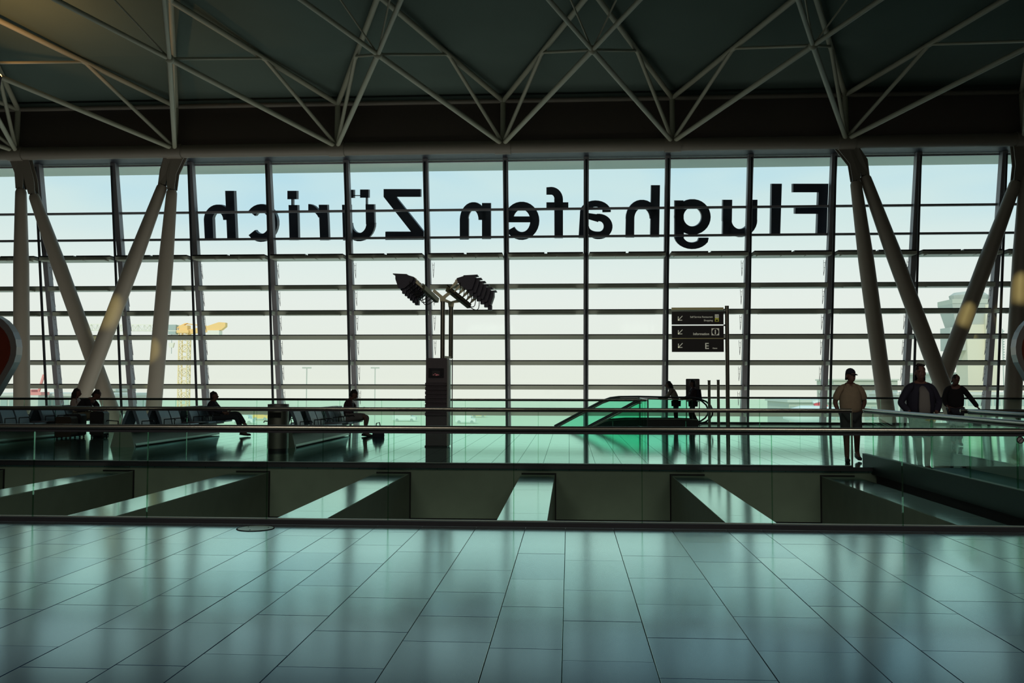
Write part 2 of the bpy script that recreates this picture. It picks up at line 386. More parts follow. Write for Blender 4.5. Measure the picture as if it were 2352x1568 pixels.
# ------------------------------------------------------------------ window wall, one object per bay
MULX = [.72+3.36*i for i in range(-9, 8)]
TRZ = [10.87, 8.90, 7.77, 6.83, 5.66, 4.60, 3.55, 2.45, 1.40, .27, -.86, -2.0, -3.1]
LOWZ = -4.2
def PF(x, z, off=0): return Vector((x, fy(z, off), z))
for bi in range(len(MULX)-1):
    x0, x1 = MULX[bi], MULX[bi+1]
    w = thing('window_%d' % (bi+1), None, None, (x0, 40, 0), kind='structure')
    w['label'] = 'glazed bay %d of the leaning window wall, counted from the left' % (bi+1)
    # mullion on the left edge
    h = .25 if True else .2
    hw = .105
    MB().hexa([PF(x0-hw, LOWZ, -.34), PF(x0+hw, LOWZ, -.34), PF(x0+hw, LOWZ, 0), PF(x0-hw, LOWZ, 0),
               PF(x0-hw, 11.0, -.34), PF(x0+hw, 11.0, -.34), PF(x0+hw, 11.0, 0), PF(x0-hw, 11.0, 0)]).build('mullion', 'mullion_paint', w)
    # slender upright rod standing off the mullion, tied back by brackets
    MB().tube([Vector((x0, fy(10.8)-.45, 10.8)), Vector((x0, fy(LOWZ)-1.55, LOWZ))], .055, 8).build('tie_rod', 'dark_metal', w, True)
    def rod_y(z):
        t = (10.8-z)/(10.8-LOWZ); return (fy(10.8)-.45)*(1-t) + (fy(LOWZ)-1.55)*t
    for j, z in enumerate(TRZ[1:11]):
        if z > 5: continue
        MB().hexa([(x0-.03, rod_y(z)-.02, z-.05), (x0+.03, rod_y(z)-.02, z-.05), (x0+.03, fy(z)-.3, z-.1), (x0-.03, fy(z)-.3, z-.1),
                   (x0-.03, rod_y(z)-.02, z+.02), (x0+.03, rod_y(z)-.02, z+.02), (x0+.03, fy(z)-.3, z+.08), (x0-.03, fy(z)-.3, z+.08)]).build('bracket', 'transom_paint', w)
    for j, z in enumerate(TRZ):
        a, b = x0+hw, x1-hw
        if j == 0: th, dp = .05, .08
        elif j in (1, 2): th, dp = .085, .13
        elif j == 3: th, dp = .12, .95
        elif j == 4: th, dp = .17, .5
        else: th, dp = .17, .3
        if j == 3:
            # maintenance shelf: dark plates on top, pale plates below
            MB().hexa([PF(a, z, -dp), PF(b, z, -dp), PF(b, z, 0), PF(a, z, 0), PF(a, z+th, -dp), PF(b, z+th, -dp), PF(b, z+th, 0), PF(a, z+th, 0)]).build('transom', 'transom_paint', w)
            mid = (a+b)/2
            for p0, p1 in ((a+.03, mid-.06), (mid+.06, b-.03)):
                MB().box((p0, fy(z)-dp-.02, z+th), (p1, fy(z)-.1, z+th+.06)).build('shelf_plate', 'dark_metal', w)
            for q in range(3):
                p0 = a+.12+(b-a-.24)*q/3; p1 = a+.12+(b-a-.24)*(q+1)/3-.05
                MB().box((p0, fy(z)-dp-.25, z-.05), (p1, fy(z)-dp+.2, z-.01)).build('louvre_plate', 'transom_paint', w)
        else:
            MB().hexa([PF(a, z-th/2, -dp), PF(b, z-th/2, -dp), PF(b, z-th/2, 0), PF(a, z-th/2, 0), PF(a, z+th/2, -dp), PF(b, z+th/2, -dp), PF(b, z+th/2, 0), PF(a, z+th/2, 0)]).build('transom', 'mullion_paint' if j < 3 else 'transom_paint', w)
            if j >= 4:
                MB().bar(PF(a, z+th/2+.02, -dp*.6), PF(b, z+th/2+.02, -dp*.6), .1, .05).build('blind_cassette', 'dark_metal', w)
                if j < 6:
                    MB().box((a+.35, fy(z)-dp-.35, z-th/2-.03), (b-.35, fy(z)-dp+.02, z-th/2)).build('louvre_plate', 'transom_paint', w)
    zs = [10.95]+TRZ+[LOWZ]
    for j in range(len(zs)-1):
        zt, zb = zs[j], zs[j+1]
        MB().hexa([PF(x0+.05, zb, -.02), PF(x1-.05, zb, -.02), PF(x1-.05, zb, .01), PF(x0+.05, zb, .01),
                   PF(x0+.05, zt, -.02), PF(x1-.05, zt, -.02), PF(x1-.05, zt, .01), PF(x0+.05, zt, .01)]).build('pane', 'window_glass', w)
    # little pull rods of the blinds beside the mullion
    sgn = 1 if x0 < .8 else -1
    m = MB()
    for j in (3, 4, 5, 6, 7, 8) if abs(x0-.72) > 3.4 else ():
        zt, zb = TRZ[j]-.15, TRZ[j]-.75
        xa = x0+sgn*.22
        m.bar((xa, fy(zt)-.45, zt), (xa, fy(zb)-.2, zb), .014, .014); m.bar((xa+sgn*.09, fy(zt)-.45, zt), (xa, fy(zb)-.2, zb), .014, .014)
        m.bar((xa, fy(zt)-.4, zt-.1), (xa+sgn*.08, fy(zt)-.4, zt-.1), .015, .015); m.bar((xa, fy(zt)-.33, zt-.3), (xa+sgn*.05, fy(zt)-.33, zt-.3), .015, .015)
    if m.v: m.build('blind_rods', 'mullion_paint', w)

# ------------------------------------------------------------------ roof truss
NX = [-2.66+6.8*i for i in range(-4, 5)]
NY, NZ = 36.7, 11.12
rt = thing('roof_truss', 'white painted tubular space truss under the dark ceiling', 'truss', (0, 36.7, 11.1), kind='structure')
def tb(a, b, r, mt='tube_paint', name='truss_tube', n=10):
    MB().tube([a, b], r, n, cap=False).build(name, mt, rt, True)
NN = [Vector((x, NY, NZ)) for x in NX]; UU = [Vector((x, NY+.05, 13.02)) for x in NX]
MX = [NX[i]+3.4 for i in range(len(NX)-1)]
LL = [Vector((x, 28.5, 12.0)) for x in MX]; TT = [Vector((x, 28.5, 13.92)) for x in MX]
N2 = [Vector((x, 20.0, 12.7)) for x in NX]; U2 = [Vector((x, 20.0, 14.6)) for x in NX]
for i in range(len(NX)-1):
    tb(NN[i], NN[i+1], .27, 'chord_paint', 'edge_chord', 14)
    tb(UU[i], UU[i+1], .10, 'chord_paint', 'upper_chord')
for i in range(len(NX)):
    tb(NN[i], UU[i], .11, 'tube_paint', 'truss_post')
    for s in (-1, 0):
        j = i+s
        if 0 <= j < len(MX):
            tb(NN[i]+Vector((0, 0, .1)), LL[j], .092)
            tb(UU[i], TT[j], .10, 'tube_paint', 'ceiling_tube')
            W_ = UU[i].lerp(TT[j], .5)
            tb(W_, NN[i]+Vector((0, 0, .15)), .075, 'tube_paint', 'brace_tube'); tb(W_, LL[j], .05, 'tube_paint', 'brace_tube')
            tb(LL[j], N2[i], .075); tb(TT[j], U2[i], .10, 'tube_paint', 'ceiling_tube')
            W2 = U2[i].lerp(TT[j], .5)
            tb(LL[j], W2, .03, 'tube_paint', 'brace_tube'); tb(W2, N2[i], .045, 'tube_paint', 'brace_tube')
for j in range(len(MX)):
    MB().ball(LL[j], .15, 10, 6).build('node', 'tube_paint', rt, True)
for i in range(len(NX)):
    MB().tube([NN[i]-Vector((.32, 0, 0)), NN[i]+Vector((.32, 0, 0))], .31, 14).build('node', 'chord_paint', rt, True)

# warm lamp fitting high up on the left
wl = thing('spotlight', 'warm orange spotlight fixed high up on the left under the ceiling', 'lamp', pY(-12, 190, 27.5))
p = BASE[wl.name]
MB().tube([p+Vector((0, -.1, -.25)), p+Vector((0, .1, .25))], [.2, .14], 12).build('lamp_housing', 'lamp_body', wl, True)
MB().tube([p+Vector((0, .1, .25)), p+Vector((0, .115, .29))], .13, 12).build('lens', 'warm_lamp', wl, True)
MB().bar(p+Vector((0, .1, .2)), Vector((p.x, p.y+.1, 14.2)), .04, .04).build('hanger', 'dark_metal', wl)
ls = bpy.data.lights.new('spot_glow', 'SPOT'); ls.energy = 450; ls.color = (1, .5, .18); ls.spot_size = radians(118); ls.shadow_soft_size = .15
lo = bpy.data.objects.new('spot_glow', ls); COL.objects.link(lo); lo.location = p+Vector((0, .13, .36)); lo.rotation_euler = Vector((.25, .35, 1)).to_track_quat('-Z', 'Y').to_euler()

# added lamps above the view, standing in for sun patches on the columns
def sun_patch_spot(frm, to, deg, e, label):
    f_ = Vector(frm); d = (Vector(to)-f_).normalized()
    t = thing('sun_patch_lamp', label, 'lamp', f_)
    MB().tube([f_-d*.28, f_], .09, 12).build('lamp_housing', 'lamp_body', t, True)
    MB().bar(f_-d*.15, (f_.x, f_.y, 15.1), .03, .03).build('hanger', 'dark_metal', t)
    l = bpy.data.lights.new('warm_beam', 'SPOT'); l.energy = e; l.color = (1, .88, .36); l.spot_size = radians(deg); l.spot_blend = .9; l.shadow_soft_size = .05
    o = bpy.data.objects.new('warm_beam', l); COL.objects.link(o); o.location = f_+d*.03; o.rotation_euler = d.to_track_quat('-Z', 'Y').to_euler()
sun_patch_spot((-8, 16, 14.2), pY(248, 722, 37.0), 3.6, 17000, 'added lamp for the sun patch on the crossing columns on the left')
sun_patch_spot((-11, 16, 14.2), pY(345, 815, 37.6), 2.6, 17000, 'added lamp for the sun patch on the steep left column')
sun_patch_spot((8, 16, 14.2), pY(2218, 748, 38.2), 2.6, 17000, 'added lamp for the sun patch on the right leaning column')
sun_patch_spot((12, 16, 14.2), pY(2343, 672, 37.2), 3.4, 17000, 'added lamp for the sun patch on the rightmost column')

# ------------------------------------------------------------------ slanted columns
def strut(px_top, px_bot, ybot, label, dx_top):
    a = pY(*px_top, 36.9); b = pY(*px_bot, 37.1)
    d = (b-a); b2 = a + d*((a.z+4.6)/(a.z-b.z)); b2.y = ybot
    t = thing('slanted_column', label, 'column', b2, group=None)
    d = (b2-a).normalized()
    L = (b2-a).length
    MB().tube([a, a+d*.12, a+d*.4, a+d*3.2, a+d*(L-3), b2], [.17, .215, .225, .30, .33, .31], 24, cap=True).build('shaft', 'strut_paint', t, True)
    MB().tube([a-d*.2, a+d*.02], [.11, .15], 16).build('pin_joint', 'dark_metal', t, True)
    # forked gusset plate from the roof node down to the column head
    n_ = min(NN, key=lambda q: abs(q.x-a.x))
    up = Vector((n_.x+dx_top, 36.8, NZ-.1))
    for o in (-.14, .14):
        pl = MB(); w0, w1 = .27, .15
        sx = Vector((1, 0, 0))
        pl.prism([up-sx*w0+Vector((0, o, 0)), up+sx*w0+Vector((0, o, 0)), a-d*.35+sx*.20+Vector((0, o, .3)), a+sx*w1+Vector((0, o, 0)), a-sx*w1+Vector((0, o, 0)), a-d*.35-sx*.20+Vector((0, o, .3))], (0, .04, 0))
        pl.build('gusset_plate', 'chord_paint', t)
    return t
strut((48, 434), (40, 935), 37.7, 'leftmost grey slanted column, nearly upright at the left edge', -.05)
strut((77, 447), (222, 930), 38.9, 'grey slanted column leaning right and passing behind its neighbour at left', .25)
strut((374, 425), (181, 925), 37.35, 'grey slanted column leaning left, crossing in front of another near the seats', -.15)
strut((395, 436), (336, 935), 38.3, 'steep grey slanted column just left of the yellow crane', .2)
strut((1965, 416), (2050, 945), 38.3, 'steep grey slanted column behind and right of the man in the cap', -.2)
strut((1986, 404), (2172, 900), 37.35, 'grey slanted column leaning right, behind the man in the dark jacket', .15)
strut((2334, 416), (2176, 900), 38.9, 'grey slanted column leaning left in front of the control tower', -.15)
strut((2355, 404), (2334, 935), 37.7, 'rightmost grey slanted column, nearly upright at the right edge', .2)

# ------------------------------------------------------------------ concrete beams across the void
bl = [-17.2, -14.42, -11.68, -9.04, -6.4, -3.67, -.90, 1.90, 4.66]
bw = [.63, .63, .63, .60, .64, .64, .63, .62, .60]
bn = ['outermost concrete beam at the far left of the void', 'second concrete beam from the left across the void', 'concrete beam whose end meets the left edge of the picture',
      'concrete beam left of the second glass joint from the left', 'long concrete beam below the row of grey seats at left', 'concrete beam left of the kiosk', 'concrete beam in the middle, right of the kiosk',
      'concrete beam below the short posts and escalator', 'concrete beam beside the bridge']
for x, w_, lb in zip(bl, bw, bn):
    t = thing('concrete_beam', lb, 'beam', (x+w_/2, MID_Y, -.17))
    MB().box((x, NEAR_Y+.03, -1.3), (x+w_, MID_Y+.035, -.185)).build('beam_body', 'concrete', t)
    ys_ = [NEAR_Y+.03, 12.1, 14.8, MID_Y+.03]
    for q in range(3):
        MB().box((x+.003, ys_[q]+.004, -.185), (x+w_-.003, ys_[q+1]-.004, -.17)).build('cover_slab', 'beam_top', t)
    sx_ = (x+w_+.002, x+w_+.024) if x < 1 else (x-.024, x-.002)
    m = MB(); m.box((min(x, sx_[0]), MID_Y+.012, -.168), (max(x+w_, sx_[1]), MID_Y+.034, -.153)); m.box((sx_[0], MID_Y+.012, -1.02), (sx_[1], MID_Y+.034, -.168))
    m.build('joint_strip', 'black', t)

# ------------------------------------------------------------------ glass railings
def railing(label, p0, p1, joints, z0, ztop, kerb, rr=.028, gl='rail_glass', kerbmat='dark_metal', cap=True, overhang=0., jw=.008):
    p0 = Vector(p0); p1 = Vector(p1); d = (p1-p0); L = d.length; d.normalize()
    nrm = Vector((-d.y, d.x, 0))
    t = thing('glass_railing', label, 'railing', p0)
    MB().tube([p0-d*overhang+Vector((0, 0, ztop-rr)), p1+Vector((0, 0, ztop-rr))], rr, 12).build('handrail', 'steel', t, True)
    MB().bar(p0+Vector((0, 0, ztop-rr*2-.012)), p1+Vector((0, 0, ztop-rr*2-.012)), .03, .024).build('rail_channel', 'dark_metal', t)
    if kerb > 0:
        MB().bar(p0+Vector((0, 0, z0+kerb/2)), p1+Vector((0, 0, z0+kerb/2)), .09, kerb).build('base_channel', kerbmat, t)
        MB().bar(p0+Vector((0, 0, z0+kerb+.004))+nrm*.028, p1+Vector((0, 0, z0+kerb+.004))+nrm*.028, .03, .008).build('base_strip', 'rim', t)
    js = [0]+[j for j in joints if .1 < j < L-.1]+[L]
    for a, b in zip(js[:-1], js[1:]):
        q0 = p0+d*(a+jw*.8); q1 = p0+d*(b-jw*.8)
        m = MB(); zb, zt = z0+kerb-.02, ztop-rr*2-.02
        m.bar(q0+Vector((0, 0, (zb+zt)/2)), q1+Vector((0, 0, (zb+zt)/2)), .017, zt-zb); m.build('glass_pane', gl, t)
    for j in js[1:-1]:
        q = p0+d*j
        MB().bar(q+Vector((0, 0, z0+kerb)), q+Vector((0, 0, ztop-rr*2-.02)), .017, jw, up=d).build('pane_joint', 'edge_glass', t)
    return t
RX0, RX1 = XL+.05, XR-.05
BX0, BX1 = 5.60, 7.30            # bridge between its two glass sides
nx = lambda x: pZ(x, 1197).x*9.5/pZ(1307, 1197).y
jn = [pY(x, 1190, 9.86).x for x in (75, 337, 612, 891, 1180, 1475, 1774, 2074)]
jn += [jn[-1]+1.32*q for q in (1,)]; jn = [jn[0]-1.25*q for q in (8, 7, 6, 5, 4, 3, 2, 1)] + jn
near = railing('long glass railing with steel handrail across the foreground', (-18, 9.86, 0), (BX0+.1+1.2, 9.86, 0), [x+18 for x in jn], 0, 1.064, .05, .030)
jm = [pY(x, 1000, 17.43).x for x in (123, 273, 427, 581, 741, 904, 1069, 1236, 1408, 1576, 1746)]
jm = [jm[0]-1.26*q for q in (6, 5, 4, 3, 2, 1)] + jm
MIDX = pY(1957, 945, 17.43).x
midr = railing('glass railing along the near edge of the far floor, left of the bridge', (-20, MID_Y+.04, 0), (MIDX, MID_Y+.04, 0), [x+20 for x in jm], 0, 1.075, .02, .028)
MB().bar((MIDX, MID_Y+.04, 0), (MIDX, MID_Y+.04, 1.02), .03, .03).build('end_post', 'steel', midr)
x2 = pY(2201, 940, 17.43).x
railing('short glass railing along the far floor edge right of the bridge', (x2+.05, MID_Y+.04, 0), (16, MID_Y+.04, 0), [1.3*q for q in range(1, 8)], 0, 1.075, .02, .028)
jf = [pY(x, 950, 30).x for x in (143, 237, 330, 405, 498, 591, 685, 781, 877, 968, 1069, 1168)]
jf = [jf[0]-1.3*q for q in (8, 7, 6, 5, 4, 3, 2, 1)] + jf
railing('far glass railing behind the seats, near the window wall', (-27, FAR_Y-.05, 0), (XC-.06, FAR_Y-.05, 0), [x+27 for x in jf], 0, 1.06, .05, .026)
railing('farthest glass railing at right, behind the walking people', (pY(1600, 912, 36.8).x, 36.8, 0), (24, 36.8, 0), [.9+1.55*q for q in range(0, 14)], 0, 1.06, .06, .026)
er_ = railing('glass guard beside the top of the escalator', (XC, FAR_Y+.04, 0), (XC, 33.38, 0), [1.1, 2.2], 0, 1.06, .05, .022, 'green_glass')
for yy in (FAR_Y, 33.4): MB().bar((XC, yy, 0), (XC, yy, 1.04), .04, .04).build('end_post', 'dark_metal', er_)
railing('glass guard across the escalator opening', (pY(1470, 920, 33.4).x, 33.46, 0), (XC-.06, 33.46, 0), [], 0, 1.06, .05, .022, 'green_glass')

# bridge to the far floor
br_ = thing('bridge', 'dark bridge deck with grey kerbs crossing the void at right', 'bridge', ((BX0+BX1)/2, 13.4, 0), kind='structure')
MB().box((BX0, NEAR_Y, -.1), (BX1, MID_Y-.05, -.004)).build('deck', 'carpet', br_)
for x, s in ((BX0, -1), (BX1, 1)):
    MB().box((x-.03, NEAR_Y, -.13), (x+.03, MID_Y+.55, .21)).build('side_fascia', 'ramp_side', br_)
    xa, xb = (x+.03, x+.045) if s < 0 else (x-.045, x-.03)
    MB().box((xa, NEAR_Y, 0), (xb, MID_Y+.55, .205)).build('kerb', 'ramp_kerb', br_)
    MB().box((x-.035, NEAR_Y, .21), (x+.035, MID_Y+.55, .218)).build('kerb_cap', 'ramp_kerb', br_)
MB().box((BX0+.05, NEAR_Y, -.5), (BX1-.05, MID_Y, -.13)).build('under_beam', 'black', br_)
railing('glass side railing of the bridge, nearer side with double steel handrail', (BX0, MID_Y+.5, 0), (BX0, NEAR_Y+.1, 0), [1.37*q+.5 for q in range(0, 8)], .21, 1.075, 0, .034, 'rail_glass', jw=.014)
railing('glass side railing of the bridge, far side', (BX1, MID_Y-.06, 0), (BX1, NEAR_Y+.1, 0), [1.37*q+.5 for q in range(0, 8)], .21, 1.075, 0, .034, 'rail_glass', jw=.014)

# round sticker on the glass
pc = pY(2342, 1010, 9.845)
st = thing('warning_sticker', 'small round prohibition sticker on the glass at right edge', 'sticker', pc)
MB().tube([pc+Vector((0, -.012, 0)), pc+Vector((0, -.009, 0))], .030, 24).build('sticker_disc', 'grey_cloth', st)
m = MB()
ring = [pc+Vector((.033*cos(t*pi/12), -.014, .033*sin(t*pi/12))) for t in range(25)]
m.tube(ring, .005, 6, cap=False); m.bar(pc+Vector((-.022, -.014, -.022)), pc+Vector((.022, -.014, .022)), .004, .008, up=(0, 1, 0)); m.build('sticker_ring', 'black', st)

# round floor cover near the railing
pc = pZ(579, 1217)
fc = thing('floor_cover', 'round pale metal floor cover by the near railing', 'floor cover', (pc.x, 9.52, 0))
fcc = Vector((pc.x, 9.52, 0))
MB().tube([fcc+Vector((0, 0, -.01)), fcc+Vector((0, 0, .004))], .182, 40).build('cover_disc', 'seat_trim', fc)
MB().tube([fcc+Vector((.19*cos(t*pi/20), .19*sin(t*pi/20), .001)) for t in range(41)], .006, 6, cap=False).build('cover_ring', 'black', fc)
for q in range(3):
    c = fcc+Vector((.13*cos(q*2.1+.4), .13*sin(q*2.1+.4), .004)); MB().tube([c, c+Vector((0, 0, .003))], .008, 8).build('screw', 'dark_metal', fc)
# ------------------------------------------------------------------ big letters outside the glazing (seen from behind)
NRM = Vector((0, 1, TL)).normalized()
def P(*q): return ('p', q)
def A(cx, cy, ro, rO, ri, rI, a0, a1): return ('a', cx, cy, ro, rO, ri, rI, a0, a1)
def rect(x0, y0, x1, y1, sl=0.): return P((x0, y0), (x1, y0), (x1+sl, y1), (x0+sl, y1))
def letter(label, shapes, dots=()):
    pts = [q for s_ in shapes if s_[0] == 'p' for q in s_[1]] or [(shapes[0][1], shapes[0][2])]
    cx = sum(q[0] for q in pts)/len(pts)
    base = pF(cx, 550, .3)
    t = thing('sign_letter', label, 'letter', base, 'dark letters outside the window wall')
    def solid(m, s_):
        if s_[0] == 'p': m.prism([pF(x, y, .3) for x, y in s_[1]], NRM*.32)
        else:
            _, cx, cy, ro, rO, ri, rI, a0, a1 = s_; n_ = max(4, int(abs(a1-a0)/12))
            for i in range(n_):
                u = radians(a0+(a1-a0)*i/n_); v = radians(a0+(a1-a0)*(i+1)/n_)
                q = [(cx+ro*cos(u), cy-rO*sin(u)), (cx+ro*cos(v), cy-rO*sin(v)), (cx+ri*cos(v), cy-rI*sin(v)), (cx+ri*cos(u), cy-rI*sin(u))]
                m.prism([pF(x, y, .3) for x, y in q], NRM*.32)
    m = MB()
    for s_ in shapes: solid(m, s_)
    m.build('letter_body', 'letter', t)
    for s_ in dots:
        m = MB(); solid(m, s_); m.build('letter_dot' if s_[1][1][0]-s_[1][0][0] > 10 else 'dot_bracket', 'letter', t)
letter('capital F of the mirrored airport name, rightmost letter', [P((1881.5, 421.7), (1903, 421.7), (1898.5, 541), (1877, 541)), P((1822, 421.7), (1884, 421.7), (1883, 441.5), (1822, 441.5)), P((1827, 474.5), (1882, 474.5), (1881, 491), (1827, 491))])
letter('small l beside the capital F in the mirrored name', [P((1773, 421.7), (1796, 421.7), (1792, 542), (1771, 542))])
letter('small u of the first mirrored word', [P((1661, 458.5), (1682, 458.5), (1681, 508), (1660, 508)), P((1720, 458.5), (1740, 458.5), (1739, 508), (1719, 508)), P((1661, 500), (1681, 500), (1680, 543), (1660, 543)),
       A(1700, 505, 39.5, 39.5, 19.5, 21, 180, 360)])
letter('small g of the mirrored name, the only one reaching down', [P((1550, 460), (1570, 460), (1571, 545), (1550, 545)), A(1591, 498, 41.5, 41, 21, 22, 0, 360), A(1590, 540, 41, 32, 21, 17, 180, 330), P((1606, 546), (1628, 546), (1625.5, 557), (1603, 554))])
letter('small h of the first word, between g and a', [P((1496, 425), (1516, 425), (1514, 545), (1494, 545)), A(1475, 502, 37.5, 43.5, 18, 24, 0, 180), P((1438, 500), (1457, 500), (1456.6, 545.6), (1437, 545.6))])
letter('small a of the mirrored name, cut by a mullion', [P((1332.5, 485), (1352, 485), (1352, 546.7), (1329, 546.7)), A(1368, 487, 35.5, 27, 17, 12, 15, 180), P((1384, 479), (1403, 477), (1403, 487), (1384, 487.5)),
       P((1350, 489), (1378, 493), (1374, 510), (1350, 503)), A(1376, 520, 31, 29, 11, 12, -90, 90), A(1372, 520, 26, 29, 19, 12, 180, 270), P((1371, 532), (1378, 532), (1378, 549), (1371, 549)), P((1371, 491), (1379, 491), (1379, 508), (1371, 508))])
letter('small f in the middle of the mirrored name', [P((1273, 456), (1293, 456), (1293, 547), (1273.5, 547)), A(1266, 458, 27, 29, 7.5, 11, 0, 90), P((1255, 430), (1267, 429), (1267, 447), (1255, 447)), rect(1255, 464.4, 1305.5, 478.6)])
letter('small e of the mirrored name, right of the middle gap', [A(1198, 507, 40.5, 44, 20, 26, 0, 180), A(1198, 507, 40.5, 44, 20, 26, 212, 360), rect(1158, 497, 1222, 510.5)])
letter('small n of the mirrored name, just right of the wide gap', [P((1107, 466), (1127, 466), (1127, 549), (1107, 549)), A(1087, 505, 31, 41, 12, 22, 0, 180), P((1056, 502), (1076, 502), (1076, 550), (1056, 550))])
letter('capital Z of the mirrored city name', [P((881, 434), (965.7, 434), (965.7, 452), (909, 452), (973, 532), (973, 550.5), (885, 551), (885, 532), (944, 532), (881, 452))])
letter('small u with two square dots over it', [P((839.5, 469), (859, 469), (860, 515), (840.5, 515)), P((785.5, 470), (804.5, 470), (806.5, 552), (788, 552)), A(824.5, 512, 36.5, 42, 17, 23, 180, 360)],
       [rect(827, 435, 846, 454), rect(793, 435.5, 812, 454.5), rect(811, 448, 828, 450), rect(840, 453, 842, 470)])
letter('small r of the mirrored city name', [P((732, 470), (751.5, 470), (755, 551.7), (735, 551.7)), A(708, 508, 30, 39.5, 25, 24.5, 20, 90)])
letter('small i with a square dot carried on a thin post', [P((662.6, 470.7), (683, 470.7), (685, 551.7), (665, 551.7))], [rect(660, 438, 681, 457.5), rect(669, 456, 671.5, 471)])
letter('small c of the mirrored city name, crossed by a mullion', [A(599.5, 512, 37.5, 43.5, 18, 25, -140, 140)])
letter('small h at the left end of the mirrored name', [P((517, 438), (537, 438), (542, 552), (522, 552)), A(500, 505, 32, 35.5, 12.5, 17, 0, 180), P((468, 503), (488, 503), (490, 552.5), (470.5, 552.5))])

# ------------------------------------------------------------------ rows of back to back seats
def bench(proto_label):
    t = thing('seat_row', proto_label, 'seats', (0, 0, 0))
    L_ = 5.42
    MB().hexa([(-.27, 0, .02), (.27, 0, .02), (.27, L_, .02), (-.27, L_, .02), (-.17, 0, .40), (.17, 0, .40), (.17, L_, .40), (-.17, L_, .40)]).build('base', 'seat_base', t)
    for s in (1, -1):
        MB().hexa([(s*.268, .05, .045), (s*.285, .05, .04), (s*.285, L_-.03, .04), (s*.268, L_-.03, .045), (s*.256, .05, .085), (s*.272, .05, .088), (s*.272, L_-.03, .088), (s*.256, L_-.03, .085)]).build('base_strip', 'seat_trim', t)  # pale strip put in for the reflection along the base edge
    MB().hexa([(-.30, -.06, 0), (.30, -.06, 0), (.30, .0, 0), (-.30, .0, 0), (-.2, -.06, .43), (.2, -.06, .43), (.2, .0, .43), (-.2, .0, .43)]).build('end_panel', 'seat_base', t)
    MB().box((-.4, 0, .38), (.4, L_, .425)).build('beam', 'dark_metal', t)
    for s in (1, -1):
        for q in (1, 3, 4, 6, 7, 8):
            y = q*.62-.28
            c = MB(); c.prism([(s*.22, y, .43), (s*.70, y, .455), (s*.725, y, .475), (s*.71, y, .51), (s*.5, y, .50), (s*.25, y, .495)], (0, .55, 0)); c.build('seat', 'seat', t)
            b = MB(); b.prism([(s*.25, y, .46), (s*.20, y, .46), (s*.035, y, .93), (s*.06, y, .95), (s*.115, y, .93), (s*.20, y, .70)], (0, .55, 0))
            bk = b.build('backrest', 'seat', t)
            MB().box((min(s*.03, s*.10), y+.02, .945), (max(s*.03, s*.10), y+.53, .965)).build('headrest_trim', 'seat_trim', bk, org=(0, 0, 0)).location = (0, 0, 0)
            MB().tube([(s*.3, y-.03, .45), (s*.3, y-.03, .66), (s*.58, y-.03, .68), (s*.6, y-.03, .64)], .016, 6).build('armrest', 'dark_metal', t)
        for q in (2, 5):
            y = q*.62-.28
            MB().box((min(s*.2, s*.68), y+.02, .5), (max(s*.2, s*.68), y+.5, .53)).build('side_table', 'kiosk', t)
    return t
b0 = bench('grey back to back seat row nearest the litter bin, with the reading man')
for o_ in [b0]: o_.scale = (1, 1, .92)
b0.location = (-6.78, 21.62, 0)
dup(b0, (-10.72, 21.65, 0), 'grey back to back seat row in the middle, with the man stretching his legs')
dup(b0, (-14.98, 21.65, 0), 'grey back to back seat row at the left edge with two people and luggage')

# ------------------------------------------------------------------ litter bin
c = Vector((pY(638, 1035, 20.7).x, 20.7, 0))
lb = thing('litter_bin', 'tall round steel litter bin standing between two seat rows', 'bin', c)
MB().tube([c, c+Vector((0, 0, .06))], .225, 28).build('foot_ring', 'dark_metal', lb, True)
MB().tube([c+Vector((0, 0, .06)), c+Vector((0, 0, .95))], .235, 32).build('body', 'bin_steel', lb, True)
MB().tube([c+Vector((0, 0, .95)), c+Vector((0, 0, .965)), c+Vector((0, 0, 1.06))], [.22, .238, .238], 32).build('lid', 'bin_steel', lb, True)
MB().rings([((c.x, c.y, c.z+1.06), .2, .2), ((c.x, c.y, c.z+1.066), .17, .17)], 24).build('ash_plate', 'black', lb)
m = MB()
for s in (-1, 1): pass
m.hexa([c+Vector(v) for v in [(-.13, -.245, .76), (.13, -.245, .76), (.13, -.2, .76), (-.13, -.2, .76), (-.13, -.245, .88), (.13, -.245, .88), (.13, -.2, .88), (-.13, -.2, .88)]]); m.build('opening', 'black', lb)
MB().tube([c+Vector((-.03, -.236, .56)), c+Vector((-.03, -.25, .56))], .02, 12).build('lock', 'dark_metal', lb)

# ------------------------------------------------------------------ information kiosk
Yk = 22.3
kx0, kx1 = pY(978, 900, Yk).x, pY(1026, 900, Yk).x
kt = 2.16
kb = thing('information_kiosk', 'tall dark kiosk with small screen and leaflet trays, below the lamp mast', 'kiosk', ((kx0+kx1)/2, Yk, 0))
MB().box((kx0, Yk, .02), (kx1, Yk+.42, kt)).build('cabinet', 'kiosk', kb)
MB().box((kx0-.02, Yk+.0, 0), (kx1+.02, Yk+.45, .03)).build('foot_plate', 'dark_metal', kb)
MB().box((kx1+.002, Yk+.02, .03), (kx1+.045, Yk+.40, kt-.03)).build('side_panel', 'kiosk_side', kb)
a = pY(984.5, 845.5, Yk-.01); b = pY(1019, 867, Yk-.01)
sc_ = MB().box((a.x, Yk-.025, b.z), (b.x, Yk-.001, a.z)).build('screen', 'screen', kb)
MB().box((a.x+.09, Yk-.03, b.z+.04), (b.x-.09, Yk-.026, a.z-.06)).build('screen_picture', 'sign_black', sc_)
m = MB()
for q, (u, v, w) in enumerate(((.11, .06, .03), (.15, .085, .03), (.19, .07, .035), (.23, .06, .03), (.17, .05, .05))):
    m.box((a.x+u, Yk-.034, b.z+v), (a.x+u+w, Yk-.031, b.z+v+.014))
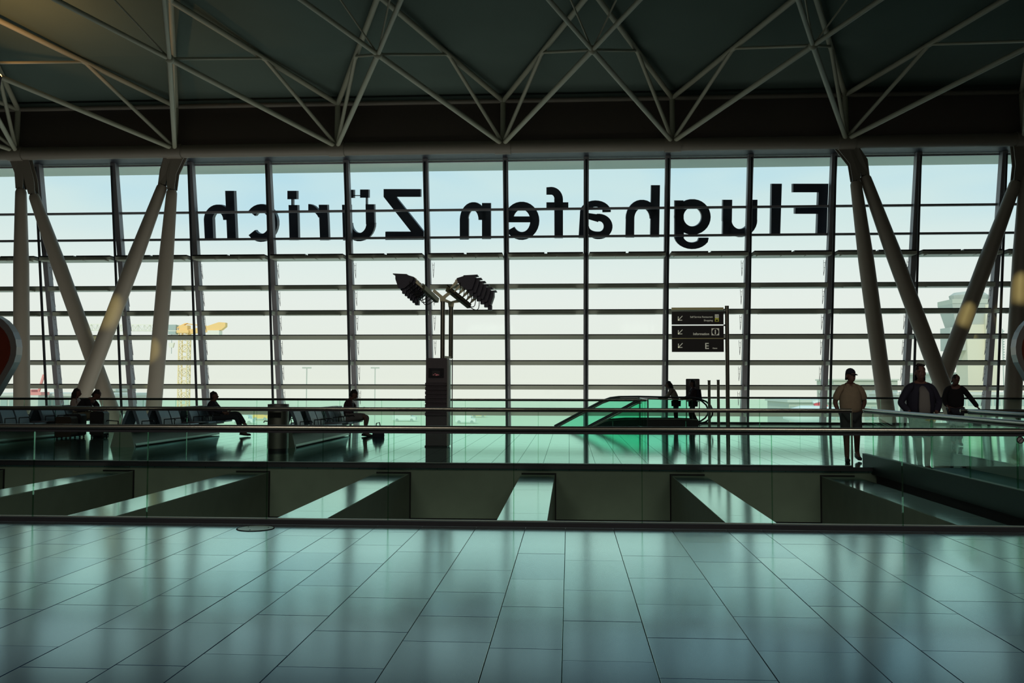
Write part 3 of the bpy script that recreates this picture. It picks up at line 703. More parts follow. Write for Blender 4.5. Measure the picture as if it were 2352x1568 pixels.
m.build('screen_text', 'screen_lit', sc_)
for q in range(8):
    z = HC-(878.5+9.8*q-884)/F_PX*Yk
    tr_ = MB(); tr_.prism([(kx0-.012, Yk-.002, z), (kx0-.012, Yk-.05, z-.012), (kx0-.012, Yk-.04, z-.075), (kx0-.012, Yk-.002, z-.085)], (kx1-kx0+.012, 0, 0)); tr_.build('leaflet_tray', 'kiosk', kb)
m = MB(); m.box((kx0-.012, Yk-.02, .42), (kx1+.012, Yk+.43, .435)); m.build('joint_band', 'dark_metal', kb)
# glazed side case with the foot of the second mast pole
xs = pY(1038, 950, Yk+.2).x
MB().bar((xs, Yk+.22, 0), (xs, Yk+.22, kt-.02), .022, .022).build('case_post', 'dark_metal', kb)
MB().box((kx1+.05, Yk+.215, .05), (xs-.012, Yk+.228, kt-.12)).build('case_glass', 'rail_glass', kb)

# ------------------------------------------------------------------ lamp mast with two banks of floodlights
Ym = 22.6
def M_(x, y, Y=Ym): return pY(x, y, Y)
mast = thing('lamp_mast', 'twin pole mast carrying two banks of dark floodlights above the kiosk', 'lamp', (M_(1017, 900).x, Ym, 0))
t1, t2 = M_(1017, 692), M_(1036, 704, Ym+.45)
MB().tube([(t1.x, t1.y, kt+.005), t1], .056, 16).build('pole', 'steel', mast, True)
MB().tube([(t2.x, t2.y, kt+.005), t2], .056, 16).build('pole', 'steel', mast, True)
MB().bar((t1.x, t1.y, kt+.035), (t2.x, t2.y, kt+.035), .08, .05).build('pole_bracket', 'lamp_metal', mast)
for top, l_, r_ in ((t1, (997, 668), (1036, 670)), (t2, (1020, 690), (1054, 692))):
    m = MB(); Y_ = top.y
    m.prism([(top.x-.06, Y_-.025, top.z-.02), (top.x+.06, Y_-.025, top.z-.02), (top.x+.075, Y_-.025, top.z+.09), (M_(r_[0]+3, r_[1]+4, Y_).x, Y_-.025, M_(*r_, Y_).z-.02),
             (M_(*r_, Y_).x, Y_-.025, M_(r_[0], r_[1]-5, Y_).z), (top.x, Y_-.025, top.z+.13), (M_(*l_, Y_).x, Y_-.025, M_(l_[0], l_[1]-5, Y_).z), (M_(l_[0]-3, l_[1]+4, Y_).x, Y_-.025, M_(*l_, Y_).z-.02), (top.x-.075, Y_-.025, top.z+.09)], (0, .05, 0))
    m.build('fork_arm', 'lamp_metal', mast)
def flood_bank(a, b, n_, side):
    a = M_(*a, Ym-.1); b = M_(*b, Ym+.55)
    MB().bar(a, b, .10, .12, up=(0, 0, 1)).build('carrier_bar', 'lamp_metal', mast)
    for o in (-.07, .07): MB().tube([a+Vector((0, o, .08)), b+Vector((0, o, .08))], .018, 6).build('conduit', 'steel', mast)
    for i in range(n_):
        q = a.lerp(b, (i+.2)/(n_-.3))
        s = side
        # knuckle arm
        arm_end = q+Vector((s*.22, 0, .20))
        MB().prism([q+Vector((0, -.02, -.03)), q+Vector((s*.06, -.02, .05)), arm_end+Vector((s*-.02, -.02, .04)), arm_end+Vector((s*.06, -.02, -.02))], (0, .04, 0)).build('lamp_arm', 'lamp_metal', mast)
        MB().tube([arm_end+Vector((0, -.05, 0)), arm_end+Vector((0, .05, 0))], .05, 12).build('pivot', 'steel', mast)
        # housing: shallow trough opening outwards, visor on top
        u = Vector((s*.96, 0, .14)); v = Vector((s*.22, 0, -.95)); o = arm_end+Vector((s*.02, -.17, .06))
        m = MB()
        m.prism([o-u*.02, o+u*.20+Vector((0, 0, .035)), o+u*.46+Vector((0, 0, .0)), o+u*.43+v*.12, o+u*.30+v*.34, o+u*.16+v*.33, o+u*.0+v*.14], (0, .34, 0))
        fl_ = m.build('floodlight', 'lamp_body', mast)
        MB().prism([o+u*.16+Vector((0, -.01, .045)), o+u*.52+Vector((0, -.01, .012)), o+u*.52+Vector((0, -.01, -.01)), o+u*.16+Vector((0, -.01, .02))], (0, .36, 0)).build('visor', 'lamp_body', fl_, org=BASE[mast.name]).location = (0, 0, 0)
        MB().box(o+u*.22+v*.33+Vector((0, .08, -.12)), o+u*.22+v*.33+Vector((s*.0+.1, .26, .0))).build('ballast_box', 'lamp_body', fl_, org=BASE[mast.name]).location = (0, 0, 0)
        # cable loop
        c0 = q+Vector((s*.02, -.08, -.03)); c1 = o+u*.05+v*.12+Vector((0, -.005, 0))
        pts = [c0+(c1-c0)*t_/8+Vector((s*.10*sin(pi*t_/8), 0, -.20*sin(pi*t_/8))) for t_ in range(9)]
        MB().tube(pts, .011, 6).build('cable', 'rubber', mast, True)
flood_bank((1028, 663), (1078, 703), 6, 1)
flood_bank((972, 660), (1004, 690), 6, -1)

# ------------------------------------------------------------------ direction sign on a steel post
Ys = 30.0-1.2
sx0, sx1 = pY(1543, 760, Ys).x, pY(1662, 760, Ys).x
sg = thing('direction_sign', 'black three panel direction sign with white arrows on a tall steel post', 'sign', (pY(1670, 900, Ys).x, Ys, 0))
px = pY(1670, 760, Ys).x; tz = pY(1670, 703, Ys).z
MB().tube([(px, Ys, 0), (px, Ys, tz)], .062, 20).build('post', 'steel', sg, True)
MB().tube([(px, Ys, tz), (px, Ys, tz+.012)], .064, 20).build('post_cap', 'dark_metal', sg)
def zz(y): return pY(1600, y, Ys).z
MB().box((sx0, Ys-.02, zz(711.5)), (sx1, Ys+.06, zz(706))).build('top_bar', 'sign_bar', sg)
pans = []
for y0, y1 in ((715.5, 745), (747.5, 776), (778, 808)):
    p_ = MB().box((sx0, Ys-.02, zz(y1)), (sx1, Ys+.03, zz(y0))).build('sign_panel', 'sign_black', sg); pans.append(p_)
MB().box((sx0, Ys-.018, zz(778)), (sx1, Ys+.02, zz(776))).build('divider', 'sign_bar', sg)
for y in (716, 746, 777): MB().box((sx1, Ys-.005, zz(y+2.5)), (px, Ys+.02, zz(y-1))).build('clamp', 'dark_metal', sg)
def text(body, x, y, size, par, align='LEFT', m='sign_white', bold=0.0, Y=Ys-.022, yaw=0):
    cu = bpy.data.curves.new('lettering', 'FONT'); cu.body = body; cu.size = size; cu.align_x = align; cu.extrude = .001; cu.offset = bold
    cu.materials.append(MATS[m]); tmp = bpy.data.objects.new('lettering', cu); COL.objects.link(tmp)
    dg = bpy.context.evaluated_depsgraph_get(); me = bpy.data.meshes.new_from_object(tmp.evaluated_get(dg)); bpy.data.objects.remove(tmp)
    me.materials.clear(); me.materials.append(MATS[m])
    o = bpy.data.objects.new('lettering', me); COL.objects.link(o); o.parent = par
    o.rotation_euler = (pi/2, 0, yaw); o.location = Vector((x, Y, y))-BASE[par.name]
    return o
def sxp(x): return pY(x, 760, Ys).x
text('Self Service Restaurant', sxp(1637), zz(729.6), .075, pans[0], 'RIGHT', bold=.001)
text('Shopping', sxp(1637), zz(737.6), .075, pans[0], 'RIGHT', bold=.001)
text('Information', sxp(1629), zz(769.3), .105, pans[1], 'RIGHT', bold=.002)
text('E', sxp(1618), zz(801), .265, pans[2], 'LEFT', bold=.003)
text('Gates', sxp(1636), zz(801), .062, pans[2], 'LEFT', bold=.001)
for p_, yc in zip(pans, (730.5, 762, 793)):
    m = MB(); X0 = sxp(1562.5); Z0 = zz(yc)
    m.bar((X0-.055, Ys-.022, Z0-.055), (X0+.065, Ys-.022, Z0+.07), .004, .024, up=(0, 1, 0).__class__((0, 0, 1)))
    m.box((X0-.075, Ys-.024, Z0-.075), (X0-.05, Ys-.02, Z0+.055)); m.box((X0-.075, Ys-.024, Z0-.075), (X0+.06, Ys-.02, Z0-.05))
    m.build('arrow', 'sign_white', p_)
m = MB(); m.box((sxp(1642), Ys-.024, zz(730)), (sxp(1651), Ys-.02, zz(722))); m.build('pictogram', 'sign_white', pans[0])
m = MB(); m.box((sxp(1644), Ys-.026, zz(728)), (sxp(1645), Ys-.024, zz(724))); m.box((sxp(1648), Ys-.026, zz(728.5)), (sxp(1649.2), Ys-.024, zz(723.5))); m.build('pictogram', 'sign_black', pans[0])
m = MB(); m.box((sxp(1642), Ys-.024, zz(738.5)), (sxp(1651), Ys-.02, zz(730.3))); m.build('pictogram', 'sign_yellow', pans[0])
m = MB(); m.box((sxp(1644), Ys-.026, zz(737.5)), (sxp(1649), Ys-.024, zz(734))); m.build('pictogram', 'sign_black', pans[0])
m = MB(); m.box((sxp(1634), Ys-.024, zz(770)), (sxp(1651.5), Ys-.02, zz(754))); m.build('pictogram', 'sign_white', pans[1])
cI = Vector((sxp(1642.7), Ys-.025, zz(762)))
MB().tube([cI, cI+Vector((0, .004, 0))], .1, 28).build('pictogram', 'sign_black', pans[1])
text('i', cI.x, cI.z-.068, .2, pans[1], 'CENTER', bold=.008, Y=Ys-.027)

# two short steel posts and a poster stand
for x, top, lbl in ((1629, 873, 'left one of two short steel posts beside the sign post'), (1650, 872, 'right one of two short steel posts beside the sign post')):
    X_ = pY(x, 920, 29.2).x; t = thing('bollard_post', lbl, 'post', (X_, 29.2, 0)); z = pY(x, top, 29.2).z
    MB().tube([(X_, 29.2, 0), (X_, 29.2, z-.02)], .045, 14).build('post', 'steel', t, True)
    MB().tube([(X_, 29.2, z-.02), (X_, 29.2, z)], .05, 14).build('post_cap', 'dark_metal', t, True)
    MB().tube([(X_, 29.2, 0), (X_, 29.2, .015)], .09, 14).build('foot_plate', 'dark_metal', t, True)
Yp = 35.6
X0, X1 = pY(1576.5, 900, Yp).x, pY(1606, 900, Yp).x; zt = pY(1590, 870.5, Yp).z
ps = thing('poster_stand', 'framed poster stand behind the man with the backpack', 'stand', ((X0+X1)/2, Yp, 0))
for x in (X0, X1): MB().bar((x, Yp, 0), (x, Yp, zt), .03, .03).build('frame_post', 'dark_metal', ps)
MB().bar((X0, Yp, zt), (X1, Yp, zt), .03, .03).build('frame_rail', 'dark_metal', ps)
MB().bar((X0, Yp, zt-.85), (X1, Yp, zt-.85), .03, .03).build('frame_rail', 'dark_metal', ps)
MB().box((X0+.015, Yp-.005, zt-.83), (X1-.015, Yp+.005, zt-.015)).build('poster', 'grey_cloth', ps)
MB().tube([(X0+.33, Yp-.012, zt-.13), (X0+.33, Yp-.006, zt-.13)], .05, 16).build('poster_mark', 'light_cloth', ps)
MB().box((X0-.05, Yp-.2, 0), (X1+.05, Yp+.2, .02)).build('foot_plate', 'dark_metal', ps)

# ------------------------------------------------------------------ escalators
def escalator(label, near_pts, Yn, Yf, body, gl, newel=True):
    t = thing('escalator', label, 'escalator', (pY(near_pts[-1][0], 970, Yn).x, Yn, 0))
    path = [pY(x, y, Yn) for x, y in near_pts]
    for Y_ in (Yn, Yf):
        pts = [Vector((p.x, Y_, p.z)) for p in path]
        MB().tube(pts, .045, 8, flat=.7).build('handrail', 'rubber', t, True)
        ins = [p-Vector((0, 0, .07)) for p in pts]
        MB().tube(ins[:len(near_pts)-8 if newel else None], .02, 6).build('rail_guide', 'steel', t, True)
        m = MB()
        g = [p for p in pts if p.z > .8 or True]
        top = [p for p in pts[:-8 if newel else None]]
        for a_, b_ in zip(top[:-1], top[1:]):
            if abs(b_.x-a_.x) < .02: continue
            za = min(a_.z-.95, .1); zb_ = min(b_.z-.95, .1)
            m.hexa([(a_.x, Y_-.008, za), (b_.x, Y_-.008, zb_), (b_.x, Y_+.008, zb_), (a_.x, Y_+.008, za), (a_.x, Y_-.008, a_.z-.08), (b_.x, Y_-.008, b_.z-.08), (b_.x, Y_+.008, b_.z-.08), (a_.x, Y_+.008, a_.z-.08)])
        if m.v: m.build('balustrade_glass', gl, t)
    bp = [pY(x, y, Yn) for x, y in body]
    lo_ = [Vector((p.x, 0, max(p.z-.75, -3.))) for p in bp]
    for Y_ in (Yn-.12, Yf+.02):
        m = MB(); m.prism([(p.x, Y_, p.z) for p in bp]+[(p.x, Y_, p.z) for p in lo_[::-1]], (0, .1, 0)); m.build('skirt', 'dark_metal', t)
        MB().tube([(p.x, Y_-.005, p.z) for p in bp], .018, 6).build('skirt_trim', 'steel', t, True)
    # steps
    m = MB()
    i0 = bp[0]; x_ = i0.x
    k_ = 0
    flat = [p for p in bp if p.z > bp[-1].z-.02][0]
    st0 = MB(); st0.box((flat.x, Yn, -.25), (bp[-1].x, Yf, .015)); st0.build('landing_plate', 'steel', t)
    for k_ in range(9):
        xs_ = flat.x-.4*(k_+1); zs_ = -.21*(k_+1)
        MB().box((xs_, Yn+.02, zs_-.18), (xs_+.4, Yf-.02, zs_)).build('step', 'dark_metal', t)
    return t
escalator('escalator going down to the left, its curved handrail ends by two people',
          [(1272, 981), (1300, 966), (1345, 942), (1385, 921), (1405, 914), (1425, 911.5), (1470, 911), (1540, 912.5), (1590, 913), (1608, 916), (1622, 922), (1632, 931), (1637, 942), (1636, 953), (1630, 962), (1620, 969), (1604, 973)], 34.0, 35.1,
          [(1290, 1012), (1340, 986), (1378, 970), (1400, 965), (1440, 962), (1500, 962), (1560, 962), (1603, 964)], 'green_glass')
escalator('second escalator, seen as two slanting rails inside the glass guard',
          [(1330, 992), (1354, 980), (1400, 956), (1440, 935), (1456, 926), (1466, 921.5), (1474, 920)], 32.0, 32.9,
          [(1350, 1034), (1380, 1018), (1410, 1003), (1440, 994), (1462, 990), (1474, 989)], 'green_glass', False)

# ------------------------------------------------------------------ red rounded display shells cut by the picture edges
def shell(cx, Y, label, sgn):
    prof = []
    for i in range(21):
        t_ = radians(-35+250*i/20); prof.append((cx+78*cos(t_), 800-82*sin(t_)))
    prof += [(cx-30, 905), (cx-6, 940), (cx+6, 940), (cx+30, 905)]
    c_ = pY(cx, 900, Y)
    t = thing('display_shell', label, 'display', (c_.x, Y, 0))
    def pr(s_, dy, th, nm, mt_):
        MB().prism([Vector((c_.x+(pY(x, y, Y).x-c_.x)*s_, Y+dy, pY(cx, 810, Y).z+(pY(x, y, Y).z-pY(cx, 810, Y).z)*s_)) for x, y in prof], (0, th, 0)).build(nm, mt_, t)
    pr(1, 0, .3, 'rim', 'rim'); pr(.82, -.02, .03, 'face', 'red_shell'); pr(.82, .29, .03, 'face', 'red_shell')
    MB().tube([(c_.x, Y+.15, 0), (c_.x, Y+.15, HC)], .09, 14).build('stand', 'steel', t, True)
    MB().tube([(c_.x, Y+.15, 0), (c_.x, Y+.15, .02)], .35, 20).build('foot_plate', 'dark_metal', t, True)
shell(-40, 26.0, 'dark red rounded display shell with grey rim at the left edge', 1)
shell(2411, 26.0, 'dark red rounded display shell with grey rim at the right edge', -1)
# ------------------------------------------------------------------ people
def V(*a): return Vector(a)
BODY = dict(pelvis=V(0, 0, .96), waist=V(0, .0, 1.12), chest=V(0, 0, 1.33), nb=V(0, -.01, 1.49), neck=V(0, .01, 1.58),
            hipR=V(.1, 0, .90), kneeR=V(.11, .02, .50), ankR=V(.115, -.02, .09), toeR=V(.135, .16, .035),
            hipL=V(-.1, 0, .90), kneeL=V(-.11, .02, .50), ankL=V(-.115, -.02, .09), toeL=V(-.135, .16, .035),
            shR=V(.19, -.01, 1.44), elR=V(.26, -.04, 1.16), wrR=V(.27, .06, .92),
            shL=V(-.19, -.01, 1.44), elL=V(-.26, -.04, 1.16), wrL=V(-.27, .06, .92))
RAD = dict(pelvis=(.16, .115), waist=(.15, .11), chest=(.17, .115), nb=(.09, .075), neck=(.062, .062),
           hip=(.095, .1), knee=(.062, .062), ank=(.042, .045), toe=(.045, .03), sh=(.072, .072), el=(.048, .048), wr=(.032, .034))
EDGES = [('pelvis', 'waist'), ('waist', 'chest'), ('chest', 'nb'), ('nb', 'neck')]
for s in 'RL': EDGES += [('nb', 'sh'+s), ('sh'+s, 'el'+s), ('el'+s, 'wr'+s), ('pelvis', 'hip'+s), ('hip'+s, 'knee'+s), ('knee'+s, 'ank'+s), ('ank'+s, 'toe'+s)]
def skin_geo(J, edges, rad, root, sub=1):
    names = []
    for a, b in edges:
        for q in (a, b):
            if q not in names: names.append(q)
    me = bpy.data.meshes.new('tmp'); bm = bmesh.new(); lay = bm.verts.layers.skin.verify(); vs = {}
    for q in names:
        v = bm.verts.new(J[q]); vs[q] = v; v[lay].radius = rad(q); v[lay].use_root = (q == root)
    for a, b in edges: bm.edges.new((vs[a], vs[b]))
    bm.to_mesh(me); bm.free()
    o = bpy.data.objects.new('tmp', me); COL.objects.link(o)
    sk = o.modifiers.new('skin', 'SKIN'); sk.use_smooth_shade = True
    o.modifiers.new('sub', 'SUBSURF').levels = sub; o.modifiers['sub'].render_levels = sub
    dg = bpy.context.evaluated_depsgraph_get(); ev = bpy.data.meshes.new_from_object(o.evaluated_get(dg))
    r = ([v.co.copy() for v in ev.vertices], [tuple(p.vertices) for p in ev.polygons])
    bpy.data.objects.remove(o); bpy.data.meshes.remove(ev)
    return r
def rk(q):
    for k_ in ('pelvis', 'waist', 'chest', 'nb', 'neck'):
        if q == k_: return RAD[k_]
    for k_ in ('hip', 'knee', 'ank', 'toe', 'sh', 'el', 'wr'):
        if q.startswith(k_): return RAD[k_]
    return (.05, .05)
HEAD = [(-.05, -.012, .05, .055), (0, -.004, .054, .066), (.02, .022, .046, .072), (.045, .024, .060, .086), (.085, .016, .070, .092), (.125, .008, .075, .097), (.165, .0, .076, .098), (.198, -.006, .069, .09), (.222, -.01, .052, .068), (.238, -.012, .02, .028)]
def person(label, loc, yaw, J=None, top=('plum', 'long', 1.0), legs=('jeans', 'long'), hair='short', head=(0, 0, 0), scale=1., shoes='shoe', extra=None, neckcol='skin', sitting=False, open_front=None, cap=None, collar=None):
    JJ = {k_: v.copy() for k_, v in BODY.items()}
    if J:
        for k_, v in J.items(): JJ[k_] = V(*v)
    t = thing('person', label, 'person', loc); t.rotation_euler[2] = radians(yaw); t.scale = (scale,)*3
    BASE[t.name] = Vector((0, 0, 0))
    vs, fs = skin_geo(JJ, EDGES, lambda q: tuple(r*1.08 for r in rk(q)), 'pelvis', 2)
    m = MB(); m.add(vs, fs)
    # head with face, joined to the body
    hd = JJ['neck']+V(0, .0, .0)
    HM = Matrix.Translation(hd) @ Matrix.Rotation(radians(head[0]), 4, 'Z') @ Matrix.Rotation(radians(-head[1]), 4, 'X') @ Matrix.Rotation(radians(head[2]), 4, 'Y')
    h = MB()
    h.rings([((0, yo, z), rx, ry) for z, yo, rx, ry in HEAD], 18)
    h.tube([(0, .098, .125), (0, .118, .092), (0, .125, .08), (0, .1, .072)], [.009, .014, .016, .012], 8)      # nose
    for s in (-1, 1): h.ball((s*.078, -.006, .10), (.012, .022, .032), 8, 5)                                       # ears
    h.tube([(-.026, .1, .052), (0, .109, .053), (.026, .1, .052)], [.005, .009, .005], 6)                           # lips
    h.tube([(-.05, .088, .142), (-.02, .102, .146), (.02, .102, .146), (.05, .088, .142)], [.006, .009, .009, .006], 6)  # brow
    h.xf(HM @ Matrix.Scale(1.06, 4)); m.add(h.v, h.f); HM = HM @ Matrix.Scale(1.06, 4)
    # hands
    for s, sg in (('R', 1), ('L', -1)):
        w = JJ['wr'+s]; d = (w-JJ['el'+s]).normalized()
        if 'hd'+s in JJ: d = (JJ['hd'+s]-w).normalized()
        side = d.cross(V(sg, 0, 0)); 
        if side.length < .2: side = d.cross(V(0, 1, 0))
        side.normalize(); pn = d.cross(side).normalized()
        m.tube([w-d*.03, w+d*.03, w+d*.07, w+d*.095], [.028, .036, .042, .038], 10, flat=.45, up=pn)
        for f in range(4):
            o = side*(-.030+.020*f); ln = (.070, .082, .078, .060)[f]
            p0 = w+d*.085+o; p1 = p0+d*ln*.45+pn*.006; p2 = p1+d*ln*.28-pn*.014*sg; p3 = p2+d*ln*.22-pn*.02*sg
            m.tube([p0, p1, p2, p3], [.0105, .0098, .0088, .007], 6)
        p0 = w+d*.03+side*.03; m.tube([p0, p0+d*.03+side*.022, p0+d*.06+side*.026], [.014, .012, .009], 6)
    m.build('body', 'skin', t, 'all')
    # eyes
    e = MB()
    for s in (-1, 1): e.ball((s*.031, .088, .122), (.012, .009, .008), 8, 5)
    e.xf(HM).build('eyes', 'hair', t, 'all')
    # hair
    hm = MB()
    if hair != 'bald':
        k0 = 6 if hair != 'long' else 6
        rr = [(z, yo-.006, rx*1.05+.002, ry*1.04) for z, yo, rx, ry in HEAD]
        top_ = [(.150, -.014, .077, .092)]+[r for r in rr[6:]]+[(.252, -.015, .012, .02)]
        hm.rings([((0, yo, z), rx, ry) for z, yo, rx, ry in top_], 18)
        # back of the head down to the nape
        lowz = .03 if hair == 'short' else -.02
        zz_ = [lowz, .06, .10, .15]
        gv = []; n_ = 11
        for z in zz_:
            for k_ in range(n_):
                a_ = pi*(1.0+k_/(n_-1)); gv.append((.083*cos(a_), -.012+.1*sin(a_), z))
        for z in zz_:
            for k_ in range(n_):
                a_ = pi*(1.0+k_/(n_-1)); gv.append((.06*cos(a_), -.012+.07*sin(a_), z))
        N_ = len(zz_)*n_; ff_ = []
        for i in range(len(zz_)-1):
            for k_ in range(n_-1):
                a_ = i*n_+k_; ff_ += [(a_, a_+1, a_+n_+1, a_+n_), (N_+a_, N_+a_+n_, N_+a_+n_+1, N_+a_+1)]
        for k_ in range(n_-1): ff_ += [(k_, N_+k_, N_+k_+1, k_+1), (N_-n_+k_, N_-n_+k_+1, 2*N_-n_+k_+1, 2*N_-n_+k_)]
        hm.add(gv, ff_)
        if hair == 'long':
            hm.tube([(0, -.06, .17), (0, -.095, .08), (0, -.10, -.04), (0, -.09, -.16), (0, -.085, -.27)], [.07, .085, .085, .075, .04], 12, flat=.6, up=(0, 1, 0))
            for s in (-1, 1): hm.tube([(s*.07, -.01, .17), (s*.088, -.01, .08), (s*.09, -.02, -.03), (s*.08, -.03, -.14)], [.02, .028, .03, .016], 8)
        if hair == 'tousled':
            for a_, z in ((-.04, .235), (.0, .245), (.045, .235), (-.02, .225), (.03, .25)): hm.ball((a_, .02, z), (.035, .05, .022), 8, 4)
        hm.xf(HM).build('hair', 'hair', t, 'all')
    if cap:
        c_ = MB(); c_.rings([((0, -.006, .15), .084, .103), ((0, -.006, .19), .082, .1), ((0, -.01, .225), .066, .08), ((0, -.012, .25), .035, .042), ((0, -.012, .257), .01, .012)], 20)
        c_.xf(HM).build('cap', cap, t, 'all')
        c_ = MB(); c_.prism([(-.07, .06, .152), (-.06, .13, .142), (-.03, .165, .136), (.03, .165, .136), (.06, .13, .142), (.07, .06, .152)], (0, 0, .006)); c_.xf(HM).build('cap_brim', cap, t)
    # clothes
    mt_, sl, fat = top
    ed = [('pelvis', 'waist'), ('waist', 'chest'), ('chest', 'nb')]; JT = dict(JJ)
    JT['pelvis'] = JJ['pelvis']+((JJ['pelvis']-JJ['waist']).normalized()*.03 if not sitting else V(0, 0, 0))
    for s in 'RL':
        ed += [('nb', 'sh'+s)]
        if sl == 'long': ed += [('sh'+s, 'el'+s), ('el'+s, 'cuf'+s)]; JT['cuf'+s] = JJ['el'+s].lerp(JJ['wr'+s], .93)
        else: ed += [('sh'+s, 'cuf'+s)]; JT['cuf'+s] = JJ['sh'+s].lerp(JJ['el'+s], .88)
    def rt_(q):
        if q.startswith('cuf'): return (.055, .058) if sl == 'long' else (.088, .088)
        a_, b_ = rk(q)
        if q == 'nb': return (.085, .085)
        if q.startswith('sh'): return (.085, .082)
        if q.startswith('el'): return (.066, .066)
        return (a_*1.2*fat+.012, b_*1.22*fat+.012)
    vs, fs = skin_geo(JT, ed, rt_, 'pelvis', 2)
    MB().add(vs, fs).build('shirt' if fat <= 1.1 and sl != 'jacket' else 'jacket', mt_, t, 'all')
    if open_front:
        c_ = MB(); cz = JJ['chest']; pz = JJ['pelvis']; nz_ = JJ['nb']
        yy = .168*fat
        c_.tube([nz_+V(0, .075, -.0), cz+V(0, yy-.02, .02), JJ['waist']+V(0, yy-.015, 0), pz+V(0, yy-.02, -.04)], [.045, .085, .10, .095], 12, flat=.32, up=(0, 1, 0))
        c_.build('undershirt', open_front, t, 'all')
    if collar:
        c_ = MB()
        for s in (-1, 1): c_.prism([JJ['nb']+V(s*.005, .105, -.07), JJ['nb']+V(s*.03, .10, .05), JJ['nb']+V(s*.085, .07, .05), JJ['nb']+V(s*.09, .11, -.04)], (0, .012, 0))
        c_.build('collar', mt_, t)
    lm, ll = legs
    ed = []; JL = dict(JJ)
    for s in 'RL':
        ed += [('pelvis', 'hip'+s)]
        if ll == 'short': ed += [('hip'+s, 'cuf'+s)]; JL['cuf'+s] = JJ['hip'+s].lerp(JJ['knee'+s], .93)
        else: ed += [('hip'+s, 'knee'+s), ('knee'+s, 'cuf'+s)]; JL['cuf'+s] = JJ['knee'+s].lerp(JJ['ank'+s], .95)
    def rl_(q):
        if q.startswith('cuf'): return (.115, .115) if ll == 'short' else (.068, .072)
        if q == 'pelvis': return (.175, .13)
        if q.startswith('hip'): return (.12, .125)
        return (.085, .085)
    vs, fs = skin_geo(JL, ed, rl_, 'pelvis', 2)
    MB().add(vs, fs).build('shorts' if ll == 'short' else 'trousers', lm, t, 'all')
    for s in 'RL':
        a_, b_ = JJ['ank'+s], JJ['toe'+s]; d = (b_-a_); d.z = min(d.z+.0, 0); fw = V(d.x, d.y, 0)
        fw = fw.normalized() if fw.length > .01 else V(0, 1, 0)
        heel = V(a_.x, a_.y, min(a_.z-.045, b_.z+ (a_.z-b_.z)*.6))-fw*.05
        c_ = MB(); c_.tube([heel-fw*.01, heel+fw*.05+V(0, 0, .01), heel.lerp(b_, .6), b_, b_+fw*.06, b_+fw*.085], [.034, .044, .047, .048, .038, .018], 12, flat=.8, up=(0, 0, 1)); c_.build('shoe', shoes, t, 'all')
        c_ = MB(); c_.tube([heel-fw*.02+V(0, 0, -.028), heel.lerp(b_, .6)+V(0, 0, -.03), b_+fw*.08+V(0, 0, -.026)], [.036, .05, .03], 12, flat=.22, up=(0, 0, 1)); c_.build('shoe_sole', 'rubber', t, 'all')
    if extra: extra(t, JJ)
    return t

# walkers
p1 = pZ(1956, 1060)
person('person in a cap and tan short-sleeved shirt walking behind the railing', (pY(1953, 900, 18.75).x, 18.75, 0), 172,
       dict(kneeR=(.10, .10, .50), ankR=(.09, .06, .09), toeR=(.10, .23, .035), kneeL=(-.11, .02, .49), ankL=(-.15, -.26, .17), toeL=(-.17, -.12, .05),
            elR=(.285, -.10, 1.17), wrR=(.20, -.12, .95), elL=(-.285, -.10, 1.17), wrL=(-.20, -.12, .95)),
       ('tan_shirt', 'short', 1.16), ('shorts', 'short'), 'short', (28, 6, 0), 1.0, cap='navy', collar=True)
person('person in an open dark jacket, grey shirt and pale shorts stepping onto the bridge', (pY(2114, 900, 16.95).x, 16.95, 0), 178,
       dict(kneeR=(.07, .04, .50), ankR=(-.04, -.22, .14), toeR=(.0, -.06, .045), hipR=(.10, 0, .9), kneeL=(-.07, .12, .50), ankL=(-.05, .12, .09), toeL=(-.04, .29, .035),
            elR=(.33, -.05, 1.17), wrR=(.22, .12, 1.0), elL=(-.33, -.05, 1.17), wrL=(-.22, .12, 1.0)),
       ('navy', 'long', 1.3), ('shorts', 'short'), 'tousled', (-4, 0, 0), 1.02, open_front='grey_tee')
person('person in dark clothes behind the bridge with one arm stretched out', (pY(2194, 900, 23.6).x, 23.6, 0), 165,
       dict(kneeR=(.08, .08, .50), ankR=(.07, .05, .09), toeR=(.09, .21, .035), kneeL=(-.10, -.05, .5), ankL=(-.11, -.22, .14), toeL=(-.12, -.08, .045),
            elL=(-.36, .02, 1.2), wrL=(-.50, .1, .98), elR=(.27, .0, 1.16), wrR=(.2, .16, 1.0), neck=(.02, .05, 1.56)),
       ('black_cloth', 'long', 1.1), ('jeans', 'long'), 'short', (15, 18, -8), .985)
